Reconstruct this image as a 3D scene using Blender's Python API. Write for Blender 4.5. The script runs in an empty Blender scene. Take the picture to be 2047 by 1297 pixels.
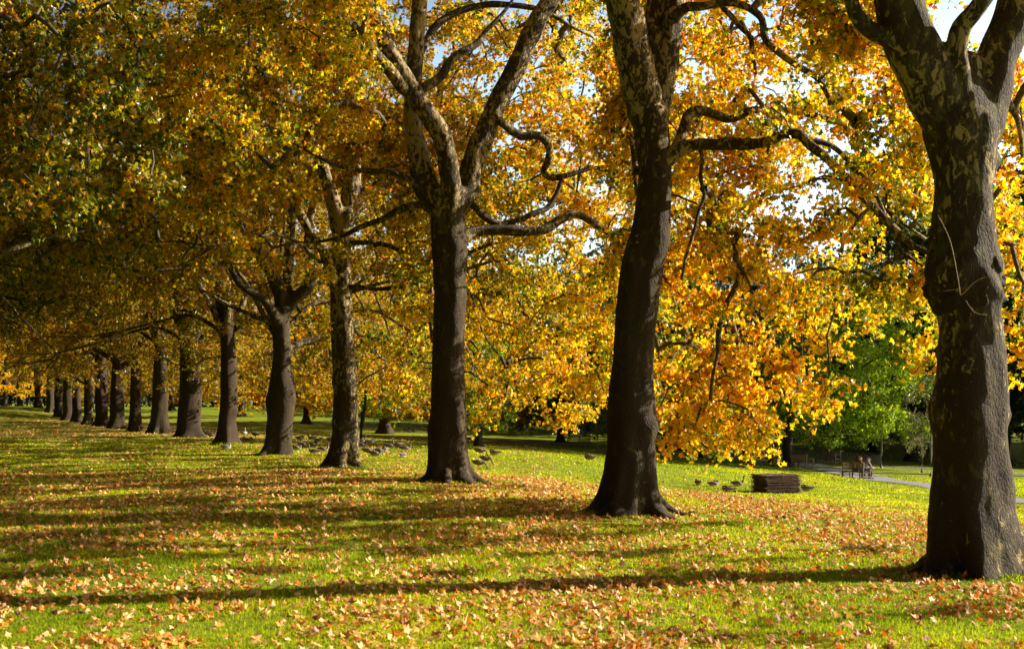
import bpy, bmesh, math, random
import numpy as np
from mathutils import Vector, noise as mnoise

# ---------------------------------------------------------------- camera, sky, sun, exposure
sc = bpy.context.scene
COL = sc.collection
R = math.radians
F = 2500.0          # focal length in photograph pixels (2047 wide)
CX, HY, CH = 1023.5, 805.0, 2.65

cam_d = bpy.data.cameras.new('camera'); cam = bpy.data.objects.new('camera', cam_d); COL.objects.link(cam)
cam_d.sensor_width = 36; cam_d.lens = 36 * F / 2047
cam_d.shift_y = (HY - 648.5) / 2047
cam_d.dof.use_dof = True; cam_d.dof.focus_distance = 45; cam_d.dof.aperture_fstop = 2.4
cam_d.clip_start = 0.5; cam_d.clip_end = 3000
cam.location = (0, 0, CH); cam.rotation_euler = (R(90), 0, 0)
sc.camera = cam

SUN_EL, SUN_AZ = 25.0, 76.0        # azimuth clockwise from +Y (view direction)
w = bpy.data.worlds.new('World'); sc.world = w; w.use_nodes = True
nt = w.node_tree; bg = nt.nodes['Background']
sky = nt.nodes.new('ShaderNodeTexSky'); sky.sky_type = 'NISHITA'; sky.sun_disc = False
sky.sun_elevation = R(SUN_EL); sky.sun_rotation = R(SUN_AZ)
sky.air_density = 1.0; sky.dust_density = 1.6; sky.ozone_density = 1.0
# hazy autumn sky: the low sky is much brighter than the zenith
wtc = nt.nodes.new('ShaderNodeTexCoord'); wsp = nt.nodes.new('ShaderNodeSeparateXYZ'); nt.links.new(wtc.outputs['Generated'], wsp.inputs[0])
wmr = nt.nodes.new('ShaderNodeMapRange'); wmr.interpolation_type = 'SMOOTHSTEP'
for i_, v_ in ((1, 0.24), (2, 0.42), (3, 2.7), (4, 0.18)): wmr.inputs[i_].default_value = v_
nt.links.new(wsp.outputs[2], wmr.inputs[0])
# and brighter on the sun's side than opposite it
wdt = nt.nodes.new('ShaderNodeVectorMath'); wdt.operation = 'DOT_PRODUCT'; nt.links.new(wtc.outputs['Generated'], wdt.inputs[0])
wdt.inputs[1].default_value = (math.sin(R(SUN_AZ)), math.cos(R(SUN_AZ)), 0)
wm2 = nt.nodes.new('ShaderNodeMapRange'); wm2.interpolation_type = 'SMOOTHSTEP'
for i_, v_ in ((1, -0.35), (2, 0.40), (3, 0.0), (4, 1.0)): wm2.inputs[i_].default_value = v_
nt.links.new(wdt.outputs['Value'], wm2.inputs[0])
wmx = nt.nodes.new('ShaderNodeMix'); wmx.data_type = 'FLOAT'; wmx.inputs[2].default_value = 0.12
nt.links.new(wm2.outputs[0], wmx.inputs[0]); nt.links.new(wmr.outputs[0], wmx.inputs[3])
wsc = nt.nodes.new('ShaderNodeVectorMath'); wsc.operation = 'SCALE'; nt.links.new(sky.outputs[0], wsc.inputs[0]); nt.links.new(wmx.outputs[0], wsc.inputs['Scale'])
nt.links.new(wsc.outputs[0], bg.inputs[0]); bg.inputs[1].default_value = 0.05

sd = bpy.data.lights.new('sun', 'SUN'); sun = bpy.data.objects.new('sun', sd); COL.objects.link(sun)
sd.energy = 5.0; sd.angle = R(0.53); sd.color = (1.0, 0.90, 0.74)
S = Vector((math.sin(R(SUN_AZ)) * math.cos(R(SUN_EL)), math.cos(R(SUN_AZ)) * math.cos(R(SUN_EL)), math.sin(R(SUN_EL))))
sun.rotation_euler = S.to_track_quat('Z', 'Y').to_euler()
sun.location = (60, 20, 50)

sc.view_settings.view_transform = 'Standard'; sc.view_settings.look = 'None'
sc.view_settings.exposure = 1.45; sc.view_settings.gamma = 1
sc.cycles.max_bounces = 8; sc.cycles.diffuse_bounces = 2; sc.cycles.transmission_bounces = 5
sc.cycles.glossy_bounces = 2; sc.cycles.caustics_reflective = False; sc.cycles.caustics_refractive = False

rng = np.random.default_rng(7); random.seed(7)

# ---------------------------------------------------------------- helpers
def P(px, py, Y):
    return np.array(((px - CX) * Y / F, Y, CH + (HY - py) * Y / F))

def link(o, parent=None):
    COL.objects.link(o)
    if parent is not None: o.parent = parent
    return o

def tag(o, label=None, cat=None, group=None, kind=None):
    if label: o['label'] = label
    if cat: o['category'] = cat
    if group: o['group'] = group
    if kind: o['kind'] = kind
    return o

def empty(name, loc, rz=0, **k):
    o = bpy.data.objects.new(name, None); o.location = [float(v) for v in loc]; o.rotation_euler = (0, 0, rz)
    o.empty_display_size = 0.3
    link(o); tag(o, **k); return o

def mesh_np(name, verts, quads, mats, tint=None, smooth=False, tris=None, pt=None):
    me = bpy.data.meshes.new(name)
    verts = np.asarray(verts, np.float32)
    me.vertices.add(len(verts)); me.vertices.foreach_set('co', verts.ravel())
    loops, starts, n = [], [], 0
    if quads is not None and len(quads):
        q = np.asarray(quads, np.int32); loops.append(q.ravel()); starts.append(np.arange(len(q)) * 4); n = len(q) * 4
    if tris is not None and len(tris):
        t = np.asarray(tris, np.int32); loops.append(t.ravel()); starts.append(n + np.arange(len(t)) * 3)
    L = np.concatenate(loops).astype(np.int32); St = np.concatenate(starts).astype(np.int32)
    me.loops.add(len(L)); me.loops.foreach_set('vertex_index', L)
    me.polygons.add(len(St)); me.polygons.foreach_set('loop_start', St)
    me.polygons.foreach_set('use_smooth', np.full(len(St), bool(smooth)))
    if tint is not None:
        a = me.attributes.new('tint', 'FLOAT', 'FACE'); a.data.foreach_set('value', np.asarray(tint, np.float32))
    for m in (mats if isinstance(mats, (list, tuple)) else [mats]): me.materials.append(m)
    me.update(calc_edges=True)
    return me

def obj(name, me, parent=None, **k):
    o = bpy.data.objects.new(name, me); link(o, parent); tag(o, **k); return o

def catmull(pts, n):
    """resample a polyline of rows (x,y,z,r,...) to n rows, smoothly"""
    p = np.asarray(pts, float)
    if len(p) < 3:
        t = np.linspace(0, 1, n)[:, None]; return p[0] * (1 - t) + p[-1] * t
    d = np.r_[0, np.cumsum(np.linalg.norm(np.diff(p[:, :3], axis=0), axis=1) + 1e-6)]
    u = np.linspace(0, d[-1], n)
    m = np.gradient(p, d, axis=0)
    i = np.clip(np.searchsorted(d, u, side='right') - 1, 0, len(p) - 2)
    h = (d[i + 1] - d[i])[:, None]; t = ((u - d[i])[:, None]) / h
    return ((2*t**3 - 3*t**2 + 1) * p[i] + (t**3 - 2*t**2 + t) * h * m[i] + (-2*t**3 + 3*t**2) * p[i+1] + (t**3 - t**2) * h * m[i+1])

class MB:
    """collects quads/tris"""
    def __init__(s): s.v, s.q, s.t, s.n = [], [], [], 0
    def add(s, v, q=None, t=None):
        s.v.append(np.asarray(v, float))
        if q is not None and len(q): s.q.append(np.asarray(q) + s.n)
        if t is not None and len(t): s.t.append(np.asarray(t) + s.n)
        s.n += len(v)
    def tube(s, pts, sides=8, cap=True, lump=0.0, seed=0.0, ell=None):
        """pts rows: x,y,z,r"""
        p = np.asarray(pts, float); n = len(p)
        T = np.gradient(p[:, :3], axis=0); T /= np.linalg.norm(T, axis=1)[:, None] + 1e-9
        up = np.array((0, 0, 1.0)) if abs(T[0][2]) < 0.8 else np.array((0, 1.0, 0))
        A = np.cross(up, T[0]); A /= np.linalg.norm(A); As = []
        for k in range(n):
            A = A - T[k] * np.dot(A, T[k]); A /= np.linalg.norm(A) + 1e-9; As.append(A.copy())
        As = np.array(As); B = np.cross(T, As)
        th = np.linspace(0, 2*math.pi, sides, endpoint=False)
        r = np.repeat(p[:, 3:4], sides, 1)
        if lump:
            for k in range(n):
                for j in range(sides):
                    q = (math.cos(th[j]) * 1.3 + seed, math.sin(th[j]) * 1.3 + seed * 2, k * 0.23)
                    r[k, j] *= 1 + lump * mnoise.noise(q)
        ra = r; rb = r if ell is None else r * np.asarray(ell)[:, None]
        v = p[:, None, :3] + (ra * np.cos(th))[:, :, None] * As[:, None] + (rb * np.sin(th))[:, :, None] * B[:, None]
        v = v.reshape(-1, 3)
        i = np.arange(n - 1)[:, None] * sides; j = np.arange(sides)[None]; j2 = (j + 1) % sides
        q = np.stack([i + j, i + j2, i + sides + j2, i + sides + j], -1).reshape(-1, 4)
        t = None
        if cap:
            v = np.vstack([v, p[0, :3], p[-1, :3]]); a, b = n * sides, n * sides + 1
            jj = np.arange(sides); j3 = (jj + 1) % sides
            t = np.vstack([np.stack([np.full(sides, a), j3, jj], -1), np.stack([np.full(sides, b), (n-1)*sides + jj, (n-1)*sides + j3], -1)])
        s.add(v, q, t)
    def box(s, c, size, rz=0, rx=0, ry=0):
        x, y, z = [d / 2 for d in size]
        v = np.array([(a, b, e) for e in (-z, z) for b in (-y, y) for a in (-x, x)], float)
        from mathutils import Euler
        m = np.array(Euler((rx, ry, rz)).to_matrix())
        v = v @ m.T + np.array(c, float)
        s.add(v, [(0, 2, 3, 1), (4, 5, 7, 6), (0, 1, 5, 4), (2, 6, 7, 3), (0, 4, 6, 2), (1, 3, 7, 5)])
    def mesh(s, name, mats, smooth=False):
        return mesh_np(name, np.vstack(s.v), np.vstack(s.q) if s.q else None, mats, smooth=smooth, tris=np.vstack(s.t) if s.t else None)
    def build(s, name, mats, parent=None, smooth=False, bevel=0, **k):
        o = obj(name, s.mesh(name, mats, smooth), parent, **k)
        if bevel:
            b = o.modifiers.new('bevel', 'BEVEL'); b.width = bevel; b.segments = 2
        return o

# ---------------------------------------------------------------- materials
def nmat(name):
    m = bpy.data.materials.new(name); m.use_nodes = True
    t = m.node_tree; t.nodes.clear()
    out = t.nodes.new('ShaderNodeOutputMaterial')
    return m, t, out
def N(t, ty, **k):
    n = t.nodes.new(ty)
    for a, b in k.items(): setattr(n, a, b)
    return n
def ramp(t, stops, interp='LINEAR'):
    r = N(t, 'ShaderNodeValToRGB'); e = r.color_ramp.elements; r.color_ramp.interpolation = interp
    while len(e) < len(stops): e.new(0.5)
    for i, (p, c) in enumerate(stops):
        e[i].position = p; e[i].color = (*c, 1) if len(c) == 3 else c
    return r
def noise_n(t, scale, detail=4, rough=0.55, vec=None, dist=0.0):
    n = N(t, 'ShaderNodeTexNoise'); n.inputs['Scale'].default_value = scale; n.inputs['Detail'].default_value = detail
    n.inputs['Roughness'].default_value = rough; n.inputs['Distortion'].default_value = dist
    if vec is not None: t.links.new(vec, n.inputs['Vector'])
    return n
def mixc(t, fac, a, b, mode='MIX'):
    m = N(t, 'ShaderNodeMix', data_type='RGBA', blend_type=mode)
    for s_, v in ((m.inputs[0], fac), (m.inputs[6], a), (m.inputs[7], b)):
        if hasattr(v, 'is_output') or isinstance(v, bpy.types.NodeSocket): t.links.new(v, s_)
        elif isinstance(v, (int, float)): s_.default_value = v
        else: s_.default_value = (*v, 1)
    return m.outputs[2]
def math_n(t, op, a, b=None, c=None, clamp=False):
    m = N(t, 'ShaderNodeMath', operation=op, use_clamp=clamp)
    for s_, v in zip(m.inputs, (a, b, c)):
        if v is None: continue
        if isinstance(v, bpy.types.NodeSocket): t.links.new(v, s_)
        else: s_.default_value = v
    return m.outputs[0]
def prin(t, col, rough=0.7, spec=0.3):
    p = N(t, 'ShaderNodeBsdfPrincipled'); p.inputs['Roughness'].default_value = rough
    p.inputs['Specular IOR Level'].default_value = spec
    if isinstance(col, bpy.types.NodeSocket): t.links.new(col, p.inputs['Base Color'])
    else: p.inputs['Base Color'].default_value = (*col, 1)
    return p
def bump(t, h, strength, dist, target):
    b = N(t, 'ShaderNodeBump'); b.inputs['Strength'].default_value = strength; b.inputs['Distance'].default_value = dist
    t.links.new(h, b.inputs['Height']); t.links.new(b.outputs[0], target.inputs['Normal']); return b

def leaf_mat(name, stops, trans=0.5, gain=1.0, rough=0.35, spec=0.5):
    m, t, out = nmat(name)
    at = N(t, 'ShaderNodeAttribute', attribute_name='tint')
    r = ramp(t, stops); t.links.new(at.outputs['Fac'], r.inputs[0])
    geo = N(t, 'ShaderNodeNewGeometry')
    p = prin(t, r.outputs[0], rough, spec)
    tr = N(t, 'ShaderNodeBsdfTranslucent')
    g = N(t, 'ShaderNodeVectorMath', operation='SCALE'); g.inputs['Scale'].default_value = gain
    t.links.new(r.outputs[0], g.inputs[0])
    # transmitted light is more saturated than reflected light
    gm = N(t, 'ShaderNodeGamma'); gm.inputs[1].default_value = 1.15; t.links.new(g.outputs[0], gm.inputs[0])
    t.links.new(gm.outputs[0], tr.inputs[0])
    mx = N(t, 'ShaderNodeMixShader'); mx.inputs[0].default_value = trans
    t.links.new(p.outputs[0], mx.inputs[1]); t.links.new(tr.outputs[0], mx.inputs[2]); t.links.new(mx.outputs[0], out.inputs[0])
    return m

AUT = [(0.0, (0.05, 0.10, 0.008)), (0.2, (0.20, 0.26, 0.012)), (0.40, (0.74, 0.58, 0.012)), (0.60, (0.80, 0.43, 0.010)), (0.80, (0.68, 0.20, 0.008)), (1.0, (0.14, 0.04, 0.010))]
AUT_SHADE = [(p_, tuple(c_ * .66 for c_ in q_)) for p_, q_ in AUT]  # same leaf colours darkened: shade of the left crowns put into the colour
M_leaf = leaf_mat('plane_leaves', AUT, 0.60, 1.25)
M_leaf_shade = leaf_mat('plane_leaves_shaded', AUT_SHADE, 0.56, 1.2)
M_green = leaf_mat('green_leaves', [(0, (0.03, 0.07, 0.008)), (0.5, (0.24, 0.38, 0.012)), (1, (0.52, 0.58, 0.02))], 0.55, 1.3)
M_dark = leaf_mat('dark_leaves', [(0, (0.018, 0.036, 0.026)), (0.6, (0.05, 0.085, 0.040)), (1, (0.13, 0.16, 0.05))], 0.3, 1.0, 0.5)  # lightened and blued: distance haze is put into the leaf colour
M_olive = leaf_mat('olive_leaves', [(0, (0.05, 0.08, 0.02)), (0.5, (0.16, 0.19, 0.04)), (1, (0.34, 0.28, 0.05))], 0.45, 1.1)
M_fallen = leaf_mat('fallen_leaf_litter', [(0, (0.60, 0.48, 0.04)), (0.10, (0.76, 0.50, 0.22)), (0.42, (0.62, 0.34, 0.12)), (0.56, (0.62, 0.28, 0.06)), (0.8, (0.74, 0.24, 0.012)), (0.90, (0.36, 0.13, 0.04)), (1.0, (0.16, 0.07, 0.04))], 0.25, 1.1, 0.5, 0.35)
M_grass = leaf_mat('grass_blades', [(0, (0.08, 0.15, 0.005)), (0.6, (0.40, 0.45, 0.006)), (1, (0.62, 0.58, 0.015))], 0.5, 1.35, 0.5, 0.12)

def bark(name, z0, z1, lo, hi, dark=(0.030, 0.0165, 0.0075), pale=(0.36, 0.27, 0.125), olive=(0.085, 0.072, 0.022), scale=1.0):
    """plane bark: rough dark base, flaking to cream and olive plates with height (z0..z1 in object space)"""
    m, t, out = nmat(name)
    tc = N(t, 'ShaderNodeTexCoord'); mp = N(t, 'ShaderNodeMapping'); mp.inputs['Scale'].default_value = (1, 1, 0.5)
    t.links.new(tc.outputs['Object'], mp.inputs[0]); v = mp.outputs[0]
    sep = N(t, 'ShaderNodeSeparateXYZ'); t.links.new(tc.outputs['Object'], sep.inputs[0])
    mr = N(t, 'ShaderNodeMapRange'); mr.inputs[1].default_value = z0; mr.inputs[2].default_value = z1
    mr.inputs[3].default_value = lo; mr.inputs[4].default_value = hi; t.links.new(sep.outputs[2], mr.inputs[0])
    big = noise_n(t, 1.1 * scale, 3, 0.5, v); n1 = noise_n(t, 8.5 * scale, 8, 0.68, v, 0.6)
    n2 = noise_n(t, 5.0 * scale, 4, 0.6, v, 0.8); n2.inputs['Vector'].default_value = (0, 0, 0)
    f = math_n(t, 'ADD', n1.outputs[0], math_n(t, 'MULTIPLY', math_n(t, 'SUBTRACT', big.outputs[0], 0.5), 0.55))
    f = math_n(t, 'ADD', f, mr.outputs[0])
    st = N(t, 'ShaderNodeMapRange', interpolation_type='SMOOTHSTEP'); st.inputs[1].default_value = 0.60; st.inputs[2].default_value = 0.635
    t.links.new(f, st.inputs[0])
    st2 = N(t, 'ShaderNodeMapRange', interpolation_type='SMOOTHSTEP'); st2.inputs[1].default_value = 0.50; st2.inputs[2].default_value = 0.56
    t.links.new(math_n(t, 'ADD', math_n(t, 'MULTIPLY', n2.outputs[0], 0.6), math_n(t, 'MULTIPLY', f, 0.38)), st2.inputs[0])
    fine = noise_n(t, 42, 4, 0.7, v)
    d2 = mixc(t, fine.outputs[0], tuple(c * 0.45 for c in dark), tuple(min(1, c * 1.7) for c in dark))
    mud = noise_n(t, 2.3, 4, 0.6, v); d2 = mixc(t, math_n(t, 'MULTIPLY', mud.outputs[0], 0.55), d2, (0.045, 0.036, 0.015))
    c1 = mixc(t, st2.outputs[0], d2, mixc(t, fine.outputs[0], tuple(c * 0.6 for c in olive), olive))
    c2 = mixc(t, st.outputs[0], c1, mixc(t, fine.outputs[0], tuple(c * 0.62 for c in pale), pale))
    p = prin(t, c2, 0.8, 0.2)
    # vertical fissures and flakes
    mp2 = N(t, 'ShaderNodeMapping'); mp2.inputs['Scale'].default_value = (1, 1, 0.42); t.links.new(tc.outputs['Object'], mp2.inputs[0])
    fi = noise_n(t, 26, 6, 0.75, mp2.outputs[0], 0.6); vo = N(t, 'ShaderNodeTexVoronoi', feature='DISTANCE_TO_EDGE'); vo.inputs['Scale'].default_value = 17
    t.links.new(mp2.outputs[0], vo.inputs['Vector'])
    h = math_n(t, 'ADD', math_n(t, 'MULTIPLY', fi.outputs[0], 0.7), math_n(t, 'MULTIPLY', math_n(t, 'MINIMUM', vo.outputs[0], 0.2), 1.5))
    h = math_n(t, 'SUBTRACT', h, math_n(t, 'MULTIPLY', st.outputs[0], 0.25))
    h = math_n(t, 'ADD', h, math_n(t, 'MULTIPLY', n1.outputs[0], 0.9)); bump(t, h, 0.75, 0.05, p)
    t.links.new(p.outputs[0], out.inputs[0]); return m

def simple(name, c0, c1, scale=8, rough=0.7, spec=0.3, bumpd=0.0, stretch=None):
    m, t, out = nmat(name); tc = N(t, 'ShaderNodeTexCoord'); v = tc.outputs['Object']
    if stretch:
        mp = N(t, 'ShaderNodeMapping'); mp.inputs['Scale'].default_value = stretch; t.links.new(v, mp.inputs[0]); v = mp.outputs[0]
    n = noise_n(t, scale, 5, 0.6, v); r = ramp(t, [(0.3, c0), (0.7, c1)]); t.links.new(n.outputs[0], r.inputs[0])
    p = prin(t, r.outputs[0], rough, spec)
    if bumpd: bump(t, n.outputs[0], 0.8, bumpd, p)
    t.links.new(p.outputs[0], out.inputs[0]); return m

# ---------------------------------------------------------------- terrain
CT = [P(*a) for a in [
    (1945,1145,20),(1265,1027,30),(900,967,40),(688,934,50),(548,910,60),(455,889,70),(382,873,80),(318,866,90),(271,863,100),
    (232,857,110),(203,853,120),(175,850,130),(153,843,140),(133,841,150),(116,833,160),(98,825,170),(76,815,180),
    (1555,990,50),(1735,958,70),(1600,938,78),(1572,932,80),(2040,1003,52),(1867,971,62),(957,893,72),(1178,925,57.5),
    (1313,905,94),(1139,890,102),(963,879,110),(770,866,120),(611,846,142),(482,832,165),(345,821,182),(0,819,165),(0,845,125),
    (1700,852,160),(1400,852,165),(1100,850,165),(1867,936,88),(1990,925,105),(1450,935,70),(1300,960,55)]]
CT += [np.array(a, float) for a in [(-10,11,0),(0,11,0),(12,11,0),(17,20,-0.15),(-12,22,0),(-18,40,0),(-35,60,0.1),(-50,90,0.4),(-60,130,0.7),
    (-90,200,2.0),(-20,230,1.6),(50,230,0.8),(110,230,0.5),(70,120,-2.0),(60,70,-2.0),(40,40,-1.3),(30,10,-0.5),(-40,10,0),(0,-20,0),(-100,60,.3),
    (150,100,-1.5),(200,300,1),(-200,300,2.5),(0,400,2),(-200,0,0),(200,0,-1)]]
CT = np.array(CT)
def _U(d2): return np.where(d2 > 1e-9, d2 * np.log(d2 + 1e-12), 0)
_xy = CT[:, :2]; _n = len(CT)
_K = _U(((_xy[:, None] - _xy[None]) ** 2).sum(-1) / 1e4) + np.eye(_n) * 2e-4
_Pm = np.c_[np.ones(_n), _xy / 100]
_A = np.block([[_K, _Pm], [_Pm.T, np.zeros((3, 3))]])
_w = np.linalg.solve(_A, np.r_[CT[:, 2], 0, 0, 0])
def tps(x, y):
    x = np.asarray(x, float).ravel(); y = np.asarray(y, float).ravel()
    o = np.empty(len(x))
    for i in range(0, len(x), 20000):
        xx, yy = x[i:i+20000], y[i:i+20000]
        d2 = ((xx[:, None] - _xy[None, :, 0]) ** 2 + (yy[:, None] - _xy[None, :, 1]) ** 2) / 1e4
        o[i:i+20000] = _U(d2) @ _w[:_n] + _w[_n] + _w[_n+1] * xx / 100 + _w[_n+2] * yy / 100
    return o
def axis(lo, hi, c0, c1, step, grow):
    a = list(np.arange(c0, c1 + 1e-6, step)); s = step
    while a[-1] < hi: s *= grow; a.append(a[-1] + s)
    s = step; b = []; p = c0
    while p > lo: s *= grow; p -= s; b.append(p)
    return np.array(b[::-1] + a)
GX = axis(-1500, 1500, -45, 50, 0.6, 1.12); GY = axis(-300, 2600, 10, 125, 0.6, 1.10)
_gx, _gy = np.meshgrid(GX, GY)
GZ = tps(_gx, _gy).reshape(_gx.shape)
_far = np.clip((np.hypot(_gx, _gy - 100) - 180) / 150, 0, 1)
GZ = GZ * (1 - _far) + 1.0 * _far
_und = (np.sin(_gx * 0.9 + 1.3 * np.sin(_gy * 0.31)) * np.sin(_gy * 0.7 + 0.8 * np.sin(_gx * 0.43))) * 0.018 + np.sin(_gx * 0.23 + 2) * np.sin(_gy * 0.19) * 0.05
GZ += _und * (1 - _far)
def gz(x, y):
    x = np.asarray(x, float); y = np.asarray(y, float)
    i = np.clip(np.searchsorted(GX, x) - 1, 0, len(GX) - 2); j = np.clip(np.searchsorted(GY, y) - 1, 0, len(GY) - 2)
    u = (x - GX[i]) / (GX[i+1] - GX[i]); v = (y - GY[j]) / (GY[j+1] - GY[j])
    return GZ[j, i]*(1-u)*(1-v) + GZ[j, i+1]*u*(1-v) + GZ[j+1, i]*(1-u)*v + GZ[j+1, i+1]*u*v
def ground_at(px, py, y0=11.0):
    """where the view ray through a photograph pixel first meets the ground"""
    Y = y0
    while Y < 320:
        p = P(px, py, Y)
        if p[2] <= gz(p[0], p[1]): break
        Y += 0.1
    return np.array((p[0], Y, float(gz(p[0], Y))))

m, t, out = nmat('lawn'); tc = N(t, 'ShaderNodeTexCoord'); v = tc.outputs['Object']
a = noise_n(t, 0.35, 5, 0.6, v); b = noise_n(t, 9, 6, 0.7, v); c = noise_n(t, 70, 4, 0.7, v)
r1 = ramp(t, [(0.3, (0.14, 0.19, 0.005)), (0.7, (0.30, 0.35, 0.008))]); t.links.new(b.outputs[0], r1.inputs[0])
c1 = mixc(t, math_n(t, 'MULTIPLY', a.outputs[0], 0.6), r1.outputs[0], (0.20, 0.24, 0.02))
c2 = mixc(t, math_n(t, 'MULTIPLY', c.outputs[0], 0.6), c1, (0.06, 0.10, 0.01))
wn = noise_n(t, 0.9, 6, 0.7, v); wr = ramp(t, [(0.56, (0, 0, 0)), (0.68, (1, 1, 1))]); t.links.new(wn.outputs[0], wr.inputs[0])
c2 = mixc(t, math_n(t, 'MULTIPLY', wr.outputs[0], 0.7), c2, (0.16, 0.11, 0.05))
p = prin(t, c2, 0.8, 0.1)
h = math_n(t, 'ADD', math_n(t, 'MULTIPLY', c.outputs[0], 0.4), b.outputs[0]); bump(t, h, 0.7, 0.06, p)
t.links.new(p.outputs[0], out.inputs[0]); M_lawn = m
nx, ny = len(GX), len(GY)
V = np.c_[_gx.ravel(), _gy.ravel(), GZ.ravel()]
ii = (np.arange(ny - 1)[:, None] * nx + np.arange(nx - 1)[None]).ravel()
obj('ground', mesh_np('ground', V, np.stack([ii, ii+1, ii+1+nx, ii+nx], -1), M_lawn, smooth=True), kind='structure')

# paths: tarmac strips laid on the lawn
M_path = simple('path_tarmac', (0.15, 0.14, 0.145), (0.24, 0.22, 0.22), 30, 0.85, 0.25, 0.01)
M_kerb = simple('path_edging', (0.25, 0.24, 0.22), (0.34, 0.32, 0.29), 20, 0.85, 0.2)
def strip(name, pts, mat, width, lift, shift=0.0):
    c = catmull([(p[0], p[1], 0, q) for p, q in zip(pts, width)], 260)
    T = np.gradient(c[:, :2], axis=0); T /= np.linalg.norm(T, axis=1)[:, None]; Nn = np.c_[T[:, 1], -T[:, 0]]
    K = 7; vs = []
    for k in range(K):
        s_ = (k / (K - 1) - 0.5)
        xy = c[:, :2] + Nn * (c[:, 3:4] * s_)
        vs.append(np.c_[xy, gz(xy[:, 0], xy[:, 1]) + lift])
    v = np.stack(vs, 1).reshape(-1, 3)
    i = (np.arange(len(c) - 1)[:, None] * K + np.arange(K - 1)[None]).ravel()
    o = obj(name, mesh_np(name, v, np.stack([i, i+1, i+1+K, i+K], -1), mat, smooth=True), kind='structure'); return o
pp = [ground_at(*a) for a in [(2045,1003),(1867,971),(1780,962),(1700,946),(1618,931),(1568,922)]]
pp = [pp[0] + np.array((14, -9, 0))] + pp + [np.array(((px - CX) * Y / F, Y, 0)) for px, Y in [(1505, 90), (1384, 93.5), (1203, 98), (1051, 104), (963, 112), (915, 119), (893, 132), (893, 160), (896, 200), (900, 240)]]
strip('path', pp, M_path, [2.6]*7 + [2.6]*10, 0.035)
strip('path_edging', [p_ for p_ in pp], M_kerb, [2.85]*17, 0.022)
pq = [ground_at(*a) for a in [(2047,948),(1867,937),(1790,934)]]
strip('footpath', [pq[0] + np.array((10, -2, 0))] + pq + [pq[-1] + np.array((-5, 4, 0))], M_path, [1.2]*5, 0.03)

# ---------------------------------------------------------------- leaves
def leaf_shape(lobes):
    if lobes == 5:
        an = [-90, -25, 8, 35, 62, 90, 118, 145, 172, 205]; ra = [.18, .44, .30, .56, .35, .66, .35, .56, .30, .44]
        q = [(0, 1, 2, 3), (0, 3, 4, 5), (0, 5, 6, 7), (0, 7, 8, 9), (0, 9, 10, 1)]
    elif lobes == 3:
        an = [-90, 15, 58, 90, 122, 165]; ra = [.25, .56, .26, .64, .26, .56]
        q = [(0, 1, 2, 3), (0, 3, 4, 5), (0, 5, 6, 1)]
    else:
        an = [-90, 5, 90, 175]; ra = [.45, .42, .6, .42]
        x = np.array([(r_ * math.cos(R(a_)), r_ * math.sin(R(a_)), 0) for a_, r_ in zip(an, ra)])
        return x, np.array([(0, 1, 2, 3)])
    x = [(0, 0, 0)] + [(r_ * math.cos(R(a_)), r_ * math.sin(R(a_)), 0) for a_, r_ in zip(an, ra)]
    return np.array(x), np.array(q)
def leaves_mesh(name, pos, nrm, size, tint, lobes, mat, curl=0.5):
    n = len(pos); base, q = leaf_shape(lobes); k = len(base)
    nrm = nrm / (np.linalg.norm(nrm, axis=1)[:, None] + 1e-9)
    ref = rng.normal(size=(n, 3)); a = np.cross(nrm, ref); a /= np.linalg.norm(a, axis=1)[:, None] + 1e-9
    b = np.cross(nrm, a)
    cu = rng.normal(0, curl, (n, 1)) ; fo = rng.normal(0, curl, (n, 1))
    bx, by = base[None, :, 0], base[None, :, 1]
    asp = rng.uniform(0.8, 1.15, (n, 1))
    bz = cu * (by ** 2) + fo * (bx ** 2) + rng.normal(0, 0.06 * (curl > 0.3), (n, k))
    s_ = size[:, None, None]
    v = pos[:, None] + s_ * ((bx * asp)[..., None] * a[:, None] + np.broadcast_to(by, (n, k))[..., None] * b[:, None] + bz[..., None] * nrm[:, None])
    Q = (np.arange(n)[:, None, None] * k + q[None]).reshape(-1, 4)
    return mesh_np(name, v.reshape(-1, 3), Q, mat, tint=np.repeat(tint, len(q)))

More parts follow.
